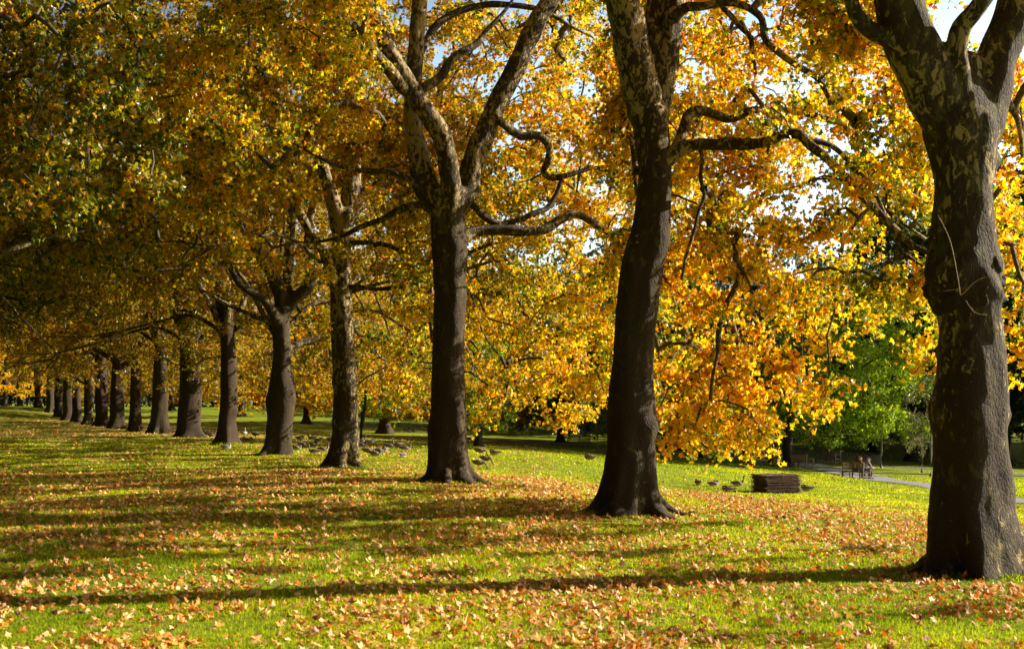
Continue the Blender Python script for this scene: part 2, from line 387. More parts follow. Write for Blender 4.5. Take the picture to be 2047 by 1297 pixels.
# ---------------------------------------------------------------- tree crown grown round limbs
def grow(limb_pts, clusters, rnd, droop=0.25):
    """connect every leaf cluster to the nearest wood; returns list of twig polylines (x,y,z,r)"""
    nodes = list(np.asarray(limb_pts)[:, :3]); par = [-1] * len(nodes); tips = np.zeros(len(nodes) + 40 * len(clusters))
    arr = np.empty((len(nodes) + 40 * len(clusters), 3)); arr[:len(nodes)] = nodes; n = len(nodes); n0 = n
    par = np.full(len(arr), -1, int)
    d0 = np.array([np.min(((arr[:n0] - c) ** 2).sum(1)) for c in clusters]); order = np.argsort(d0)
    paths = []
    for ci in order:
        c = clusters[ci]
        d = ((arr[:n] - c) ** 2).sum(1); j = int(np.argmin(d)); dist = math.sqrt(d[j])
        m = max(2, int(dist / 0.45) + 1); m = min(m, 30)
        s_ = arr[j]; tt = np.linspace(0, 1, m + 1)[1:, None]
        ctrl = (s_ + c) / 2 + rnd.normal(0, 0.13 * dist, 3) + np.array((0, 0, droop * dist))
        pth = (1 - tt) ** 2 * s_ + 2 * tt * (1 - tt) * ctrl + tt ** 2 * c
        pth[:-1] += rnd.normal(0, 0.035, (m - 1, 3)) * min(1, dist)
        idx = np.arange(n, n + m); arr[idx] = pth; par[idx] = np.r_[j, idx[:-1]]; n += m
        paths.append((j, idx))
    cnt = np.zeros(n)
    for j, idx in paths: cnt[idx[-1]] += 1
    for k in range(n - 1, n0 - 1, -1):
        if par[k] >= n0: cnt[par[k]] += cnt[k]
    rad = 0.0165 * np.sqrt(cnt) + 0.005
    out = []
    for j, idx in paths:
        rj = min(rad[idx[0]] * 1.1, 0.12)
        pts = np.vstack([np.r_[arr[j], rj], np.c_[arr[idx], np.minimum(rad[idx], 0.12)]])
        out.append(pts)
    return out

def spray(clusters, rnd, nt, nl, rad, flat=0.6):
    """leaf positions on short twigs radiating from each cluster centre"""
    C = len(clusters); k = C * nt
    d = rnd.normal(size=(k, 3)); d[:, 2] = d[:, 2] * flat - 0.25; d /= np.linalg.norm(d, axis=1)[:, None]
    ln = rnd.uniform(0.45, 1.0, k) * rad
    c = np.repeat(clusters, nt, 0)
    tips = c + d * ln[:, None]; tips[:, 2] -= 0.18 * ln ** 2
    tt = rnd.uniform(0.1, 1.08, (k, nl, 1)) ** 0.75
    pos = c[:, None] * (1 - tt) + tips[:, None] * tt + rnd.normal(0, 0.10, (k, nl, 3))
    return c, tips, pos.reshape(-1, 3)

def leaf_norm(n, rnd, up=0.55):
    v = rnd.normal(size=(n, 3)); v /= np.linalg.norm(v, axis=1)[:, None]
    v[:, 2] = 0.8 * v[:, 2] + up * rnd.uniform(0, 0.7, n)
    return v

def pnoise(p, s, seed=0.0):
    """cheap smooth 3-D variation, vectorised"""
    x, y, z = (p * s).T
    return (np.sin(x + 1.7 * np.sin(y * 0.8 + seed)) + np.sin(y * 1.1 + 1.3 * np.sin(z + seed)) + np.sin(z * 1.2 + 1.5 * np.sin(x * 0.9 + seed * 2))) / 3

def crown_parts(root, limbs, clusters, seed, nt, nl, rad, size, lobes, mat, tint0, tint_s=0.2, twig_sides=4, leaf_tint=None, stick=True, flat=0.6, droop=0.25):
    rnd = np.random.default_rng(seed)
    tw = MB()
    for pts in grow(limbs, clusters, rnd, droop):
        tw.tube(pts, sides=twig_sides + (1 if pts[0, 3] > 0.03 else 0), cap=False)
    c, tips, pos = spray(clusters, rnd, nt, nl, rad, flat)
    if stick:
        k = len(c); mid = (c + tips) / 2 + rnd.normal(0, 0.05, (k, 3)) + np.array((0, 0, 0.05))
        for a_, b_, e_ in zip(c, mid, tips): pass
        # three-sided sticks, vectorised
        th = np.array([0, 2.094, 4.189]); off = np.stack([np.cos(th), np.sin(th), 0 * th], -1)
        rr = [0.013, 0.009, 0.005]
        v = np.stack([q_[:, None] + off[None] * r_ for q_, r_ in zip((c, mid, tips), rr)], 1).reshape(-1, 3)
        b0 = np.arange(k)[:, None, None] * 9; fq = np.array([(i*3 + j, i*3 + (j+1) % 3, (i+1)*3 + (j+1) % 3, (i+1)*3 + j) for i in range(2) for j in range(3)])
        tw.add(v, (b0 + fq[None]).reshape(-1, 4))
    tw.build('twigs', M_twig, root, smooth=True)
    n = len(pos)
    tint = tint0 + 0.13 * pnoise(pos, 0.55, seed) + 0.10 * pnoise(pos, 1.9, seed + 3) + rnd.normal(0, tint_s, n)
    sz = size * rnd.uniform(0.65, 1.2, n)
    me = leaves_mesh('crown', pos, leaf_norm(n, rnd), sz, np.clip(tint, 0, 1), lobes, mat, curl=0.35)
    return obj('crown', me, root)

M_twig = simple('twig_bark', (0.05, 0.035, 0.02), (0.13, 0.11, 0.06), 9, 0.8, 0.2)
M_barkA = bark('bark_patchy', 0.5, 9.5, -0.02, 0.075)
M_barkB = bark('bark_dark_base', 5.5, 11, -0.085, 0.09)
M_barkC = bark('bark_flaking', 0.0, 8.0, 0.03, 0.11)
M_barkD = bark('bark_far', 3.0, 11.0, -0.10, 0.08, dark=(0.036, 0.021, 0.011))
M_barkE = bark('bark_reddish', 3.0, 11.0, -0.16, 0.06, dark=(0.044, 0.024, 0.013))
M_limb = bark('bark_limb', 0, 1, 0.07, 0.07, scale=1.3)
M_burr = bark('bark_burr', 0, 1, -.2, -.2, dark=(0.026, 0.015, 0.008))
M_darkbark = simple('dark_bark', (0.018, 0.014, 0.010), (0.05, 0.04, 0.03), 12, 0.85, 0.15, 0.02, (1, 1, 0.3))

def trunk_rows(prof, Y, base):
    """prof rows (py, xl, xr) in photograph pixels -> x,y,z,r rows relative to base"""
    rows = []
    for py, xl, xr in prof:
        p_ = P((xl + xr) / 2, py, Y) - base
        rows.append((p_[0], p_[1], p_[2], (xr - xl) / 2 * Y / F))
    rows[0] = (rows[0][0], rows[0][1], 0.0, rows[0][3])
    x, y, z, r_ = rows[-1]
    rows += [(x, y, z + r_ * .15, r_ * .78), (x, y, z + r_ * .24, r_ * .4)]
    return rows

def lumpy_trunk(mb, rows, seed, burls=(), sides=64, step=0.06, buttress=0.21, top_close=True):
    rows = [(rows[0][0], rows[0][1], -0.35, rows[0][3] * 1.12)] + list(rows)
    L = rows[-1][2] - rows[0][2]; n = max(12, int(L / step)); c = catmull(rows, n)
    th = np.linspace(0, 2 * math.pi, sides, endpoint=False); rd = random.Random(seed)
    k1, k2, p1, p2 = rd.choice((4, 5)), rd.choice((7, 8, 9)), rd.uniform(0, 6), rd.uniform(0, 6)
    v = np.empty((n, sides, 3))
    for i in range(n):
        x, y, z, r_ = c[i]; hh = max(z, 0)
        for j in range(sides):
            a_ = th[j]; ca, sa = math.cos(a_), math.sin(a_)
            q = 1 + buttress * math.exp(-hh / 0.55) * (math.cos(k1 * a_ + p1) * 0.8 + math.cos(k2 * a_ + p2) * 0.5)
            q += 0.030 * math.cos(k1 * a_ + p1 + z * 0.25)
            q += 0.10 * mnoise.noise((ca * 0.9 + seed, sa * 0.9, z * 0.55)) + 0.06 * mnoise.noise((ca * 2.2 + seed, sa * 2.2, z * 1.6)) + 0.03 * mnoise.noise((ca * 5 + seed, sa * 5, z * 3.4))
            for (bz, ba, am, sz) in burls:
                da = (a_ - R(ba) + math.pi) % (2 * math.pi) - math.pi
                e = ((z - bz) / sz) ** 2 + (da * max(r_, .2) / sz) ** 2
                if e < 9: q += 1.0 * am / max(r_, .2) * math.exp(-e)
            v[i, j] = (x + r_ * q * ca, y + r_ * q * sa, z)
    v = v.reshape(-1, 3)
    i = np.arange(n - 1)[:, None] * sides; j = np.arange(sides)[None]; j2 = (j + 1) % sides
    q = np.stack([i + j, i + j2, i + sides + j2, i + sides + j], -1).reshape(-1, 4)
    v = np.vstack([v, c[0, :3], c[-1, :3] + np.array((0, 0, c[-1, 3] * 0.4))]); jj = np.arange(sides); j3 = (jj + 1) % sides; a0, b0 = n*sides, n*sides+1
    t_ = np.vstack([np.stack([np.full(sides, a0), j3, jj], -1), np.stack([np.full(sides, b0), (n-1)*sides+jj, (n-1)*sides+j3], -1)])
    mb.add(v, q, t_)

def traced(pts, Y, base, dY=0.0, y0=0.0):
    """pts rows (px, py, width px) -> rows x,y,z,r local; depth drifts by dY over its length"""
    o = []
    for k, (px, py, wd) in enumerate(pts):
        d = y0 + dY * k / max(1, len(pts) - 1); YY = Y + d
        p_ = P(px, py, YY) - base; o.append((*p_, wd / 2 * YY / F * (0.62 if (k == 0 and wd > 28) else 1)))
    return o
def extend(rows, length, rnd, tgt=None, r_end=0.05):
    """carry a limb on beyond what was traced, curving upward"""
    rows = [tuple(r_) for r_ in rows]; p_ = np.array(rows[-1][:3]); d = p_ - np.array(rows[-2][:3]); d /= np.linalg.norm(d); r0 = rows[-1][3]
    n = max(2, int(length / 0.9))
    for k in range(n):
        d = d + rnd.normal(0, 0.24, 3) + np.array((0, 0, 0.06)) + (0 if tgt is None else np.array(tgt) * 0.12); d /= np.linalg.norm(d)
        p_ = p_ + d * length / n; rows.append((*p_, r0 + (r_end - r0) * (k + 1) / n))
    return rows

def envelope(n, rnd, Rr, ztop, zlow, excl=(), core=1.3, shell=0.55):
    """cluster centres in a crown: zlow(phi_deg, r) gives its underside"""
    out = []
    while len(out) < n:
        ph = rnd.uniform(-180, 180); rmax = Rr * (0.88 + 0.16 * math.sin(R(ph * 3) + Rr)); 
        r_ = rmax * math.sqrt(rnd.uniform(0.01, 1))
        if rnd.random() > shell + (1 - shell) * (r_ / rmax): continue
        zt = zt0 = 5 + (ztop - 5) * math.sqrt(max(0, 1 - (r_ / (rmax * 1.04)) ** 2)); zb = zlow(ph, r_)
        if zt <= zb + 0.3: continue
        z = rnd.uniform(zb, zt)
        if r_ < core: continue
        p_ = np.array((r_ * math.cos(R(ph)), r_ * math.sin(R(ph)), z))
        if any(((p_ - np.array(e[:3])) ** 2).sum() < e[3] ** 2 for e in excl): continue
        out.append(p_)
    return np.array(out)

def front_low(front, left, right, r0=2.8):
    """underside heights: camera side (-Y), left (-X) and the sunny right/back skirt"""
    def f(ph, r_):
        # ph 0 = +X, 90 = +Y (away), 180 = -X, -90 = towards the camera
        a_ = ph % 360
        keys = [0, 60, 110, 150, 180, 225, 270, 315, 345, 360]
        vals = [right, right, right + 0.8, (right + left) / 2, left, (left + front) / 2, front, (front * .6 + right * .4), right + 0.6, right]
        z = float(np.interp(a_, keys, vals))
        if r_ < r0: z = max(z, 5.5)
        return z + 0.5 * math.sin(R(ph * 5)) + 0.4 * math.sin(r_ * 1.7)
    return f

def lanes(cl, b, Yt, rnd, pr=.9):
    """the avenue was kept clear: thin the foliage that would hang in front of the trunks and forks behind this tree"""
    out = []
    for c in cl:
        x, y, z = c + b; px = CX + F * x / y; py = HY - F * (z - CH) / y; mg = .9 / y * F; hit = False
        for (Y_, x0, x1, y0, y1) in ((40, 800, 1130, -80, 420), (40, 858, 935, 350, 900), (50, 655, 715, 360, 900), (60, 500, 640, 440, 640), (60, 540, 585, 560, 900), (70, 438, 470, 560, 900),
                                     (80, 355, 408, 590, 900), (30, 1235, 1350, -80, 900),
                                     (29.4, 1640, 1700, 300, 370), (29.2, 1700, 1770, 380, 435), (29, 1770, 1850, 445, 505), (29.8, 1380, 1640, 270, 290)):
            if y < Y_ - .4 and x0 - mg < px < x1 + mg and y0 - mg < py < y1: hit = True
        if hit and rnd.random() < pr: continue
        out.append(c)
    return np.array(out)

def roots(mb, r0, seed, n=7):
    """surface roots running out from the foot into the turf"""
    rd = random.Random(seed)
    for k in range(n):
        a_ = 2 * math.pi * (k + rd.uniform(-.3, .3)) / n; L_ = r0 * rd.uniform(1.35, 1.9); da = rd.uniform(-.35, .35); q_ = r0 * rd.uniform(.20, .30)
        mb.tube(catmull([(r0 * .45 * math.cos(a_), r0 * .45 * math.sin(a_), .55, q_), (r0 * .85 * math.cos(a_), r0 * .85 * math.sin(a_), .14, q_ * .9),
                 (r0 * 1.2 * math.cos(a_ + da * .5), r0 * 1.2 * math.sin(a_ + da * .5), .0, q_ * .6), (L_ * math.cos(a_ + da), L_ * math.sin(a_ + da), -.09, q_ * .35)], 24), 14, lump=.25, seed=k * 2.7 + seed)

GROUP_ROW = 'mature plane trees in the long row'
def finish(root, wood, limbs, mat, branches, mat_b=None, voxel=0.0):
    rn_ = np.random.default_rng(len(branches) + 77)
    for k, b_ in enumerate(branches):
        if b_[-1][3] > .062: branches[k] = extend(b_, 2.6, rn_, (0, 0, -.1), .014)
    o = wood.build('trunk', mat, root, smooth=True)
    if voxel:
        m_ = o.modifiers.new('weld', 'REMESH'); m_.mode = 'VOXEL'; m_.voxel_size = voxel; m_.use_smooth_shade = True
        s_ = o.modifiers.new('soften', 'SMOOTH'); s_.factor = 0.5; s_.iterations = 9
    for k, b_ in enumerate(branches):
        mb = MB(); c = catmull(b_, max(8, len(b_) * 6)); mb.tube(c, 12, lump=0.22, seed=k * 3.1)
        mb.build('branch', mat_b or M_limb, root, smooth=True)

def limb_nodes(ls):
    out = []
    for l in ls:
        c = catmull(l, max(6, len(l) * 4)); k = len(c)
        out.append(c[k // 3:])
    return np.vstack(out)

# ---- tree 1, nearest, at the right edge
def tree1():
    Y = 20.; b = P(1945, 1145, Y); b[2] = gz(b[0], b[1]); rnd = np.random.default_rng(11)
    root = empty('plane_tree', b, label='nearest plane tree, huge patchy trunk with a burred swelling, at the right edge', cat='tree', group=GROUP_ROW)
    prof = [(1145,1848,2068),(1120,1852,2052),(1085,1856,2040),(1050,1860,2030),(1000,1864,2018),(950,1867,2014),(900,1868,2012),(820,1864,2011),(780,1870,2010),(700,1875,2008),
            (640,1880,2004),(590,1868,2001),(540,1858,1997),(480,1862,1990),(430,1867,1985),(380,1869,1981),(340,1866,1986),(300,1858,1987),(250,1848,1992),(210,1862,1984),(160,1882,1968),(110,1898,1952)]
    mb = MB(); lumpy_trunk(mb, trunk_rows(prof, Y, b), 3.3, burls=[(4.75, 200, .10, .25), (4.6, -70, .09, .22), (4.9, -20, .10, .2), (4.35, 190, .10, .2), (4.5, -120, .08, .15), (5.0, -95, .07, .12), (4.4, -50, .07, .13),
                (4.8, 250, .09, .14), (2.62, 170, .07, .3), (2.5, -15, .06, .12), (6.55, -12, .12, .16), (1.3, -5, .05, .25), (4.6, 90, .1, .25)], sides=88, step=0.045)
    L = []
    roots(mb, .72, 1, 8)
    L.append(extend(traced([(1895,280,100),(1872,205,104),(1840,130,104),(1810,60,104),(1795,0,98),(1780,-60,92)], Y, b, -0.6), 6, rnd))
    L.append(extend(traced([(1938,340,120),(1950,270,98),(1970,205,90),(1988,140,84),(2008,80,80),(2028,20,76),(2044,-40,72)], Y, b, 0.15), 6, rnd, (.5, 0, 0)))
    L.append(extend(traced([(1918,220,60),(1916,160,46),(1912,100,42),(1922,55,40),(1948,25,38),(1972,-10,36)], Y, b, -0.5, -0.25), 4, rnd))
    L.append(extend(traced([(1872,200,44),(1835,140,40),(1778,80,36),(1735,58,34),(1712,30,32),(1700,-10,30)], Y, b, -0.4, -0.3), 4, rnd, (-.3, 0, 0)))
    for l in L: mb.tube(catmull(l, len(l) * 6), 20, lump=0.16, seed=l[0][0] + 5)
    br = [extend([(0.4, 0.5, 7.2, .08), (1.2, 2.4, 8.4, .07), (2.4, 4.2, 8.2, .055)], 4, rnd, (.3, .3, -1.2), .02)]
    finish(root, mb, L, M_barkA, br, voxel=0.032)
    # knotted dark burr round the trunk
    bb = MB(); nz_, na_ = 34, 96; vv = []
    for i_ in range(nz_):
        f_ = i_ / (nz_ - 1); zz = 4.12 + f_ * 1.0; pw_ = math.sin(math.pi * f_) ** .6
        cx_ = np.interp(zz, [4.1, 4.6, 5.1], [-.10, -.14, -.15]); rr_ = np.interp(zz, [4.1, 4.6, 5.1], [.53, .555, .51])
        for j_ in range(na_):
            a_ = 2 * math.pi * j_ / na_; q_ = Vector((math.cos(a_), math.sin(a_), zz))
            lump = max(0, mnoise.noise(q_ * 3.4 + Vector((7, 2, 1)))) * .13 + max(0, mnoise.noise(q_ * 8.5)) * .11 + mnoise.noise(q_ * 19) * .03
            rad_ = rr_ * .93 + pw_ * (.035 + lump); vv.append((cx_ + rad_ * math.cos(a_), rad_ * math.sin(a_), zz + .08 * mnoise.noise(q_ * 2.1)))
    i_ = np.arange(nz_ - 1)[:, None] * na_; j_ = np.arange(na_)[None]; j2_ = (j_ + 1) % na_
    bb.add(vv, np.stack([i_ + j_, i_ + j2_, i_ + na_ + j2_, i_ + na_ + j_], -1).reshape(-1, 4))
    bb.build('burr', M_burr, root, smooth=True, label='dark knotted burr')
    # pale shoots on the swelling
    sh = MB()
    for s_ in [[(1920,590,2),(1912,540,1.8),(1895,470,1.5),(1875,430,1)], [(1922,590,1.6),(1955,560,1.4),(1985,550,1)], [(1885,582,1.2),(1915,578,1.2)], [(1930,600,1.2),(1950,625,1.1),(1972,630,1)]]:
        sh.tube(catmull(traced(s_, Y - 0.75, b, -0.05), 14), 6)
    sh.build('shoot', simple('shoot_bark', (0.3, 0.2, 0.12), (0.42, 0.3, 0.18), 20), root, smooth=True)
    zl = front_low(9.5, 10.5, 2.6, 3.5)
    cl = envelope(400, rnd, 8.5, 21, zl, core=2.5)
    # the lawn in front of this tree lies in full sun: few leaves stand in that light
    def lands(c):
        zz = c[2] + b[2]; X_ = c[0] + b[0] - 2.08 * zz; Y_ = c[1] + b[1] - .52 * zz
        return Y_ < 18.6 and abs(X_) < .41 * Y_ + 1.2 and Y_ > 12
    cl = np.array([c for c in cl if not (lands(c) and rnd.random() < .93)])
    # keep the view past the trunk open on its left as in the photo
    cl = np.array([c for c in cl if not (c[0] < 2.3 and c[2] < 13.0)
                   and not (c[0] > 0 and -2.6 < -c[0] * .24 + c[1] * .97 < 1.5 and c[2] < 8.5 + .5 * c[0] and rnd.random() < .93)])
    cl = lanes(cl, b, Y, rnd)
    crown_parts(root, limb_nodes(L + br), cl, 101, 10, 17, 1.0, 0.165, 5, M_leaf, 0.50)

def tree2():
    Y = 30.; b = P(1265, 1027, Y); b[2] = gz(b[0], b[1]); rnd = np.random.default_rng(12)
    root = empty('plane_tree', b, label='second plane tree from the right, dark leaning trunk with long crooked pale branches reaching right', cat='tree', group=GROUP_ROW)
    prof = [(1027,1172,1342),(1012,1186,1328),(985,1197,1318),(950,1205,1313),(900,1214,1311),(850,1216,1313),(800,1218,1311),(760,1221,1308),(700,1227,1306),(640,1231,1312),(580,1236,1320),
            (540,1241,1326),(500,1250,1334),(450,1263,1340),(400,1271,1342),(350,1275,1344),(300,1272,1340),(250,1265,1335),(215,1260,1328)]
    mb = MB(); lumpy_trunk(mb, trunk_rows(prof, Y, b), 8.1, burls=[(2.15, -10, .12, .15), (2.1, -40, .05, .25), (6.5, -30, .05, .3), (4.6, 190, .05, .4)], sides=72, step=0.05)
    L = []
    roots(mb, .90, 2, 7)
    L.append(extend(traced([(1296,270,70),(1285,200,74),(1270,130,74),(1258,60,72),(1244,0,70),(1232,-60,66)], Y, b, -0.6), 7, rnd, (-.4, 0, 0)))
    L.append(extend(traced([(1305,260,56),(1322,180,52),(1334,115,50),(1343,50,46),(1348,-10,44)], Y, b, 0.5), 7, rnd, (.3, .2, 0)))
    L.append(extend(traced([(1298,200,36),(1302,120,34),(1303,60,32),(1308,0,30),(1312,-40,30)], Y, b, 0.8), 6, rnd))
    for l in L: mb.tube(catmull(l, len(l) * 6), 20, lump=0.16, seed=l[0][0] + 5)
    B = []
    B.append(traced([(1310,345,44),(1340,312,34),(1362,298,28),(1390,289,25),(1425,290,24),(1459,288,24),(1495,288,23),(1524,286,22),(1561,271,20),(1598,269,20),(1616,287,20),(1640,305,19),(1662,326,18),(1709,377,17),(1740,408,17),(1769,438,16),(1800,470,15),(1830,494,13),(1852,504,11)], Y, b, -1.5, -0.1))
    B.append(traced([(1345,312,28),(1360,278,24),(1370,248,22),(1380,228,20),(1400,222,19),(1422,227,18),(1459,238,17),(1496,223,17),(1520,220,16),(1542,225,16),(1570,241,16),(1602,228,14),(1644,237,13),(1690,252,12),(1713,284,11),(1746,317,10),(1769,372,9)], Y, b, 1.5, -0.1))
    B.append(traced([(1612,284,12),(1640,284,11),(1662,292,11),(1700,326,10),(1720,350,10),(1741,372,9),(1769,428,7)], Y - .9, b, 0.4))
    B.append(traced([(1398,292,9),(1404,318,9),(1400,350,8),(1408,390,8),(1396,425,7),(1390,455,7),(1372,510,6),(1362,558,5)], Y, b, -0.6))
    B.append(traced([(1345,40,24),(1371,16,20),(1399,14,18),(1450,5,17),(1478,9,16),(1519,33,15),(1533,84,14),(1560,108,14),(1584,126,13),(1635,158,12),(1662,204,9)], Y, b, -1.2))
    B.append(traced([(1440,8,12),(1478,52,11),(1500,76,10),(1504,110,9),(1510,140,7)], Y, b, 0.4))
    B.append(traced([(1769,438,9),(1790,475,8),(1800,500,8),(1825,520,6),(1850,535,5)], Y - 1.3, b, -0.3))
    B.append(traced([(1769,372,8),(1775,415,8),(1810,450,7),(1850,478,6)], Y + 1.5, b, 0.3))
    # limbs behind that carry the hanging skirt
    for (x1, y1, z1, x2, y2, z2) in [(0.2, 2.5, 9.5, 1, 6, 6.5)]:
        B.append(extend([(0.1, 0.1, 8.2, .07), (x1, y1, z1, .05), (x2, y2, z2, .035)], 2, rnd, (.1, .1, -1.4), .02))
    finish(root, mb, L, M_barkB, B, voxel=0.035)
    zl = front_low(13, 11.5, 2.3, 2.6)
    cl = envelope(780, rnd, 8.6, 19, zl, core=1.5, shell=0.7, excl=[(3.95, -0.3, 8.0, 1.0)])
    cl = np.array([c for c in cl if not (c[1] < 1.0 and c[0] < 3.0 and c[2] < 14.2) and not (c[0] < -0.3 and c[2] < 15)])
    e = P(1480, 850, 30) - b
    ex = [P(x, y, Y + d) - b for x, y, d in [(1360,840,2),(1390,850,1.2),(1440,830,2.5),(1480,855,2.2),(1520,860,1.8),(1525,868,1.2),(1500,820,1),(1420,800,0.8),(1560,820,.8),(1600,780,1.5),(1460,760,2),
        (1380,760,2.5),(1650,690,2),(1690,740,.5),(1700,780,0.2),(1745,640,-1),(1790,690,-1.2),(1820,760,-1),(1840,640,-1.5),(1760,560,-1),(1700,600,1),(1650,800,1),
        (1450,345,2.5),(1480,420,2),(1520,455,2.5),(1580,470,1.5),(1640,460,2),(1500,325,3),(1465,380,1.5),(1550,440,3),(1675,420,2),(1700,465,1.5),(1430,410,1),(1500,85,2),(1545,125,2.5),(1460,60,1.5),(1430,105,2.5),(1560,200,2.5),(1500,180,2),(1590,60,1.5),(1640,100,2),(1680,60,1),(1600,330,5),(1560,300,5.5)]]
    cl = np.vstack([cl, ex])
    # thin out the lower right so the green tree behind shows
    def keep(c):
        px = CX + F * (c[0] + b[0]) / (c[1] + b[1]); py = HY - F * (c[2] + b[2] - CH) / (c[1] + b[1])
        if 1535 < px < 1640 and py > 815: return False
        return not (1625 < px < 1860 and py > 600 and rnd.random() < 0.8)
    cl = np.array([c for c in cl if keep(c)])
    cl = lanes(cl, b, Y, rnd)
    crown_parts(root, limb_nodes(L + B), cl, 102, 10, 17, 0.95, 0.16, 5, M_leaf, 0.43, 0.19)

def tree3():
    Y = 40.; b = P(900, 967, Y); b[2] = gz(b[0], b[1]); rnd = np.random.default_rng(13)
    root = empty('plane_tree', b, label='third plane tree from the right, straight dark trunk forking into three heavy mottled limbs', cat='tree', group=GROUP_ROW)
    prof = [(967,845,966),(955,851,955),(935,855,944),(900,857,937),(860,856,935),(820,859,933),(760,861,930),(700,864,929),(640,866,930),(560,865,930),(500,863,932),(470,862,930),(430,861,930),(400,858,938),(380,858,940)]
    mb = MB(); lumpy_trunk(mb, trunk_rows(prof, Y, b), 5.7, burls=[(1.75, -60, .07, .2), (1.75, 200, .07, .2), (7.6, -60, .06, .2)], sides=64, step=0.055)
    L = []
    roots(mb, .88, 3, 7)
    L.append(extend(traced([(872,415,54),(856,386,48),(836,308,42),(826,231,38),(827,154,34),(833,77,33),(839,0,31),(843,-50,30)], Y, b, -.5), 7, rnd, (-.3, 0, 0)))
    L.append(extend(traced([(902,420,50),(902,386,40),(898,347,40),(893,308,40),(881,270,40),(864,239,40),(830,193,38),(808,154,34),(785,116,34),(764,77,32),(746,39,30),(731,0,28)], Y, b, -1.6, -.3), 5, rnd, (-.5, -.2, 0)))
    L.append(extend(traced([(918,415,54),(930,386,48),(940,347,46),(953,308,46),(968,270,46),(984,231,43),(1001,193,41),(1022,154,40),(1040,116,39),(1057,77,38),(1076,39,37),(1097,6,36),(1120,-40,34)], Y, b, 0.8), 5, rnd, (.3, 0, 0)))
    for l in L: mb.tube(catmull(l, len(l) * 6), 20, lump=0.16, seed=l[0][0] + 5)
    B = []
    B.append(traced([(822,185,28),(804,174,26),(770,130,24),(739,96,22),(692,46,20),(660,20,18)], Y, b, -2.5, -1))
    B.append(traced([(840,180,20),(865,166,18),(881,154,18),(901,122,17),(925,104,16),(951,89,14),(975,60,10)], Y, b, 1, -.2))
    B.append(traced([(835,110,22),(850,89,16),(866,58,15),(901,31,14),(958,12,13),(1036,12,12),(1080,20,10)], Y, b, 1.5))
    B.append(traced([(985,225,22),(1005,247,18),(1040,271,17),(1082,274,16),(1097,293,15),(1093,328,14),(1086,342,13),(1097,354,13),(1136,350,11),(1170,340,8)], Y, b, 1.5))
    B.append(traced([(925,400,18),(945,410,14),(966,432,14),(993,447,13),(1036,440,12),(1074,424,12),(1093,417,11),(1113,386,9),(1125,350,7)], Y, b, 1, .2))
    B.append(traced([(905,490,40),(928,474,28),(951,464,24),(997,459,23),(1055,463,21),(1093,456,20),(1117,441,18),(1151,428,16),(1185,445,15),(1228,474,14),(1255,500,12),(1290,540,9)], Y, b, 2))
    B.append(traced([(850,375,18),(835,370,15),(804,352,14),(775,343,13),(746,343,12),(692,336,9)], Y, b, -1.5))
    B.append(traced([(862,420,18),(843,409,16),(804,417,15),(766,437,13),(716,456,11),(690,470,8)], Y, b, 1.5))
    for (x1, y1, z1, x2, y2, z2) in [(0.2, 2.5, 8, 1, 6, 5)]:
        B.append(extend([(0.1, 0.1, 7.0, .08), (x1, y1, z1, .06), (x2, y2, z2, .04)], 2, rnd, (.1, .1, -1.2), .02))
    finish(root, mb, L, M_barkB, B, voxel=0.04)
    zl = front_low(13, 8.0, 2.3, 2.4)
    cl = envelope(730, rnd, 9.4, 22, zl, core=1.4, shell=0.7, excl=[(1.4, 1, 9.6, 1.2)])
    cl = np.array([c for c in cl if not (c[1] < 1.2 and c[0] > -2.2 and c[0] < 4.8 and c[2] < 16)])
    ex = [P(x, y, Y + d) - b for x, y, d in [(1090,40,4),(1140,60,5),(1180,120,4.5),(1120,150,6),(1160,200,5),(1090,190,4),(1200,60,6),(1150,10,4),(1210,160,7),(1000,70,5),(960,130,6),(1050,290,5),
        (1100,100,8),(1170,30,8),(1130,250,7),(1190,260,5),(1060,140,7),(1010,300,6),(985,40,8),(920,60,7),(905,150,7),(1210,330,4),(1140,390,5),(1090,440,6),(1180,420,4),(1040,400,7)]]
    cl = np.vstack([cl, ex])
    cl = lanes(cl, b, Y, rnd)
    crown_parts(root, limb_nodes(L + B), cl, 103, 10, 16, 1.05, 0.165, 5, M_leaf, 0.38, 0.19)

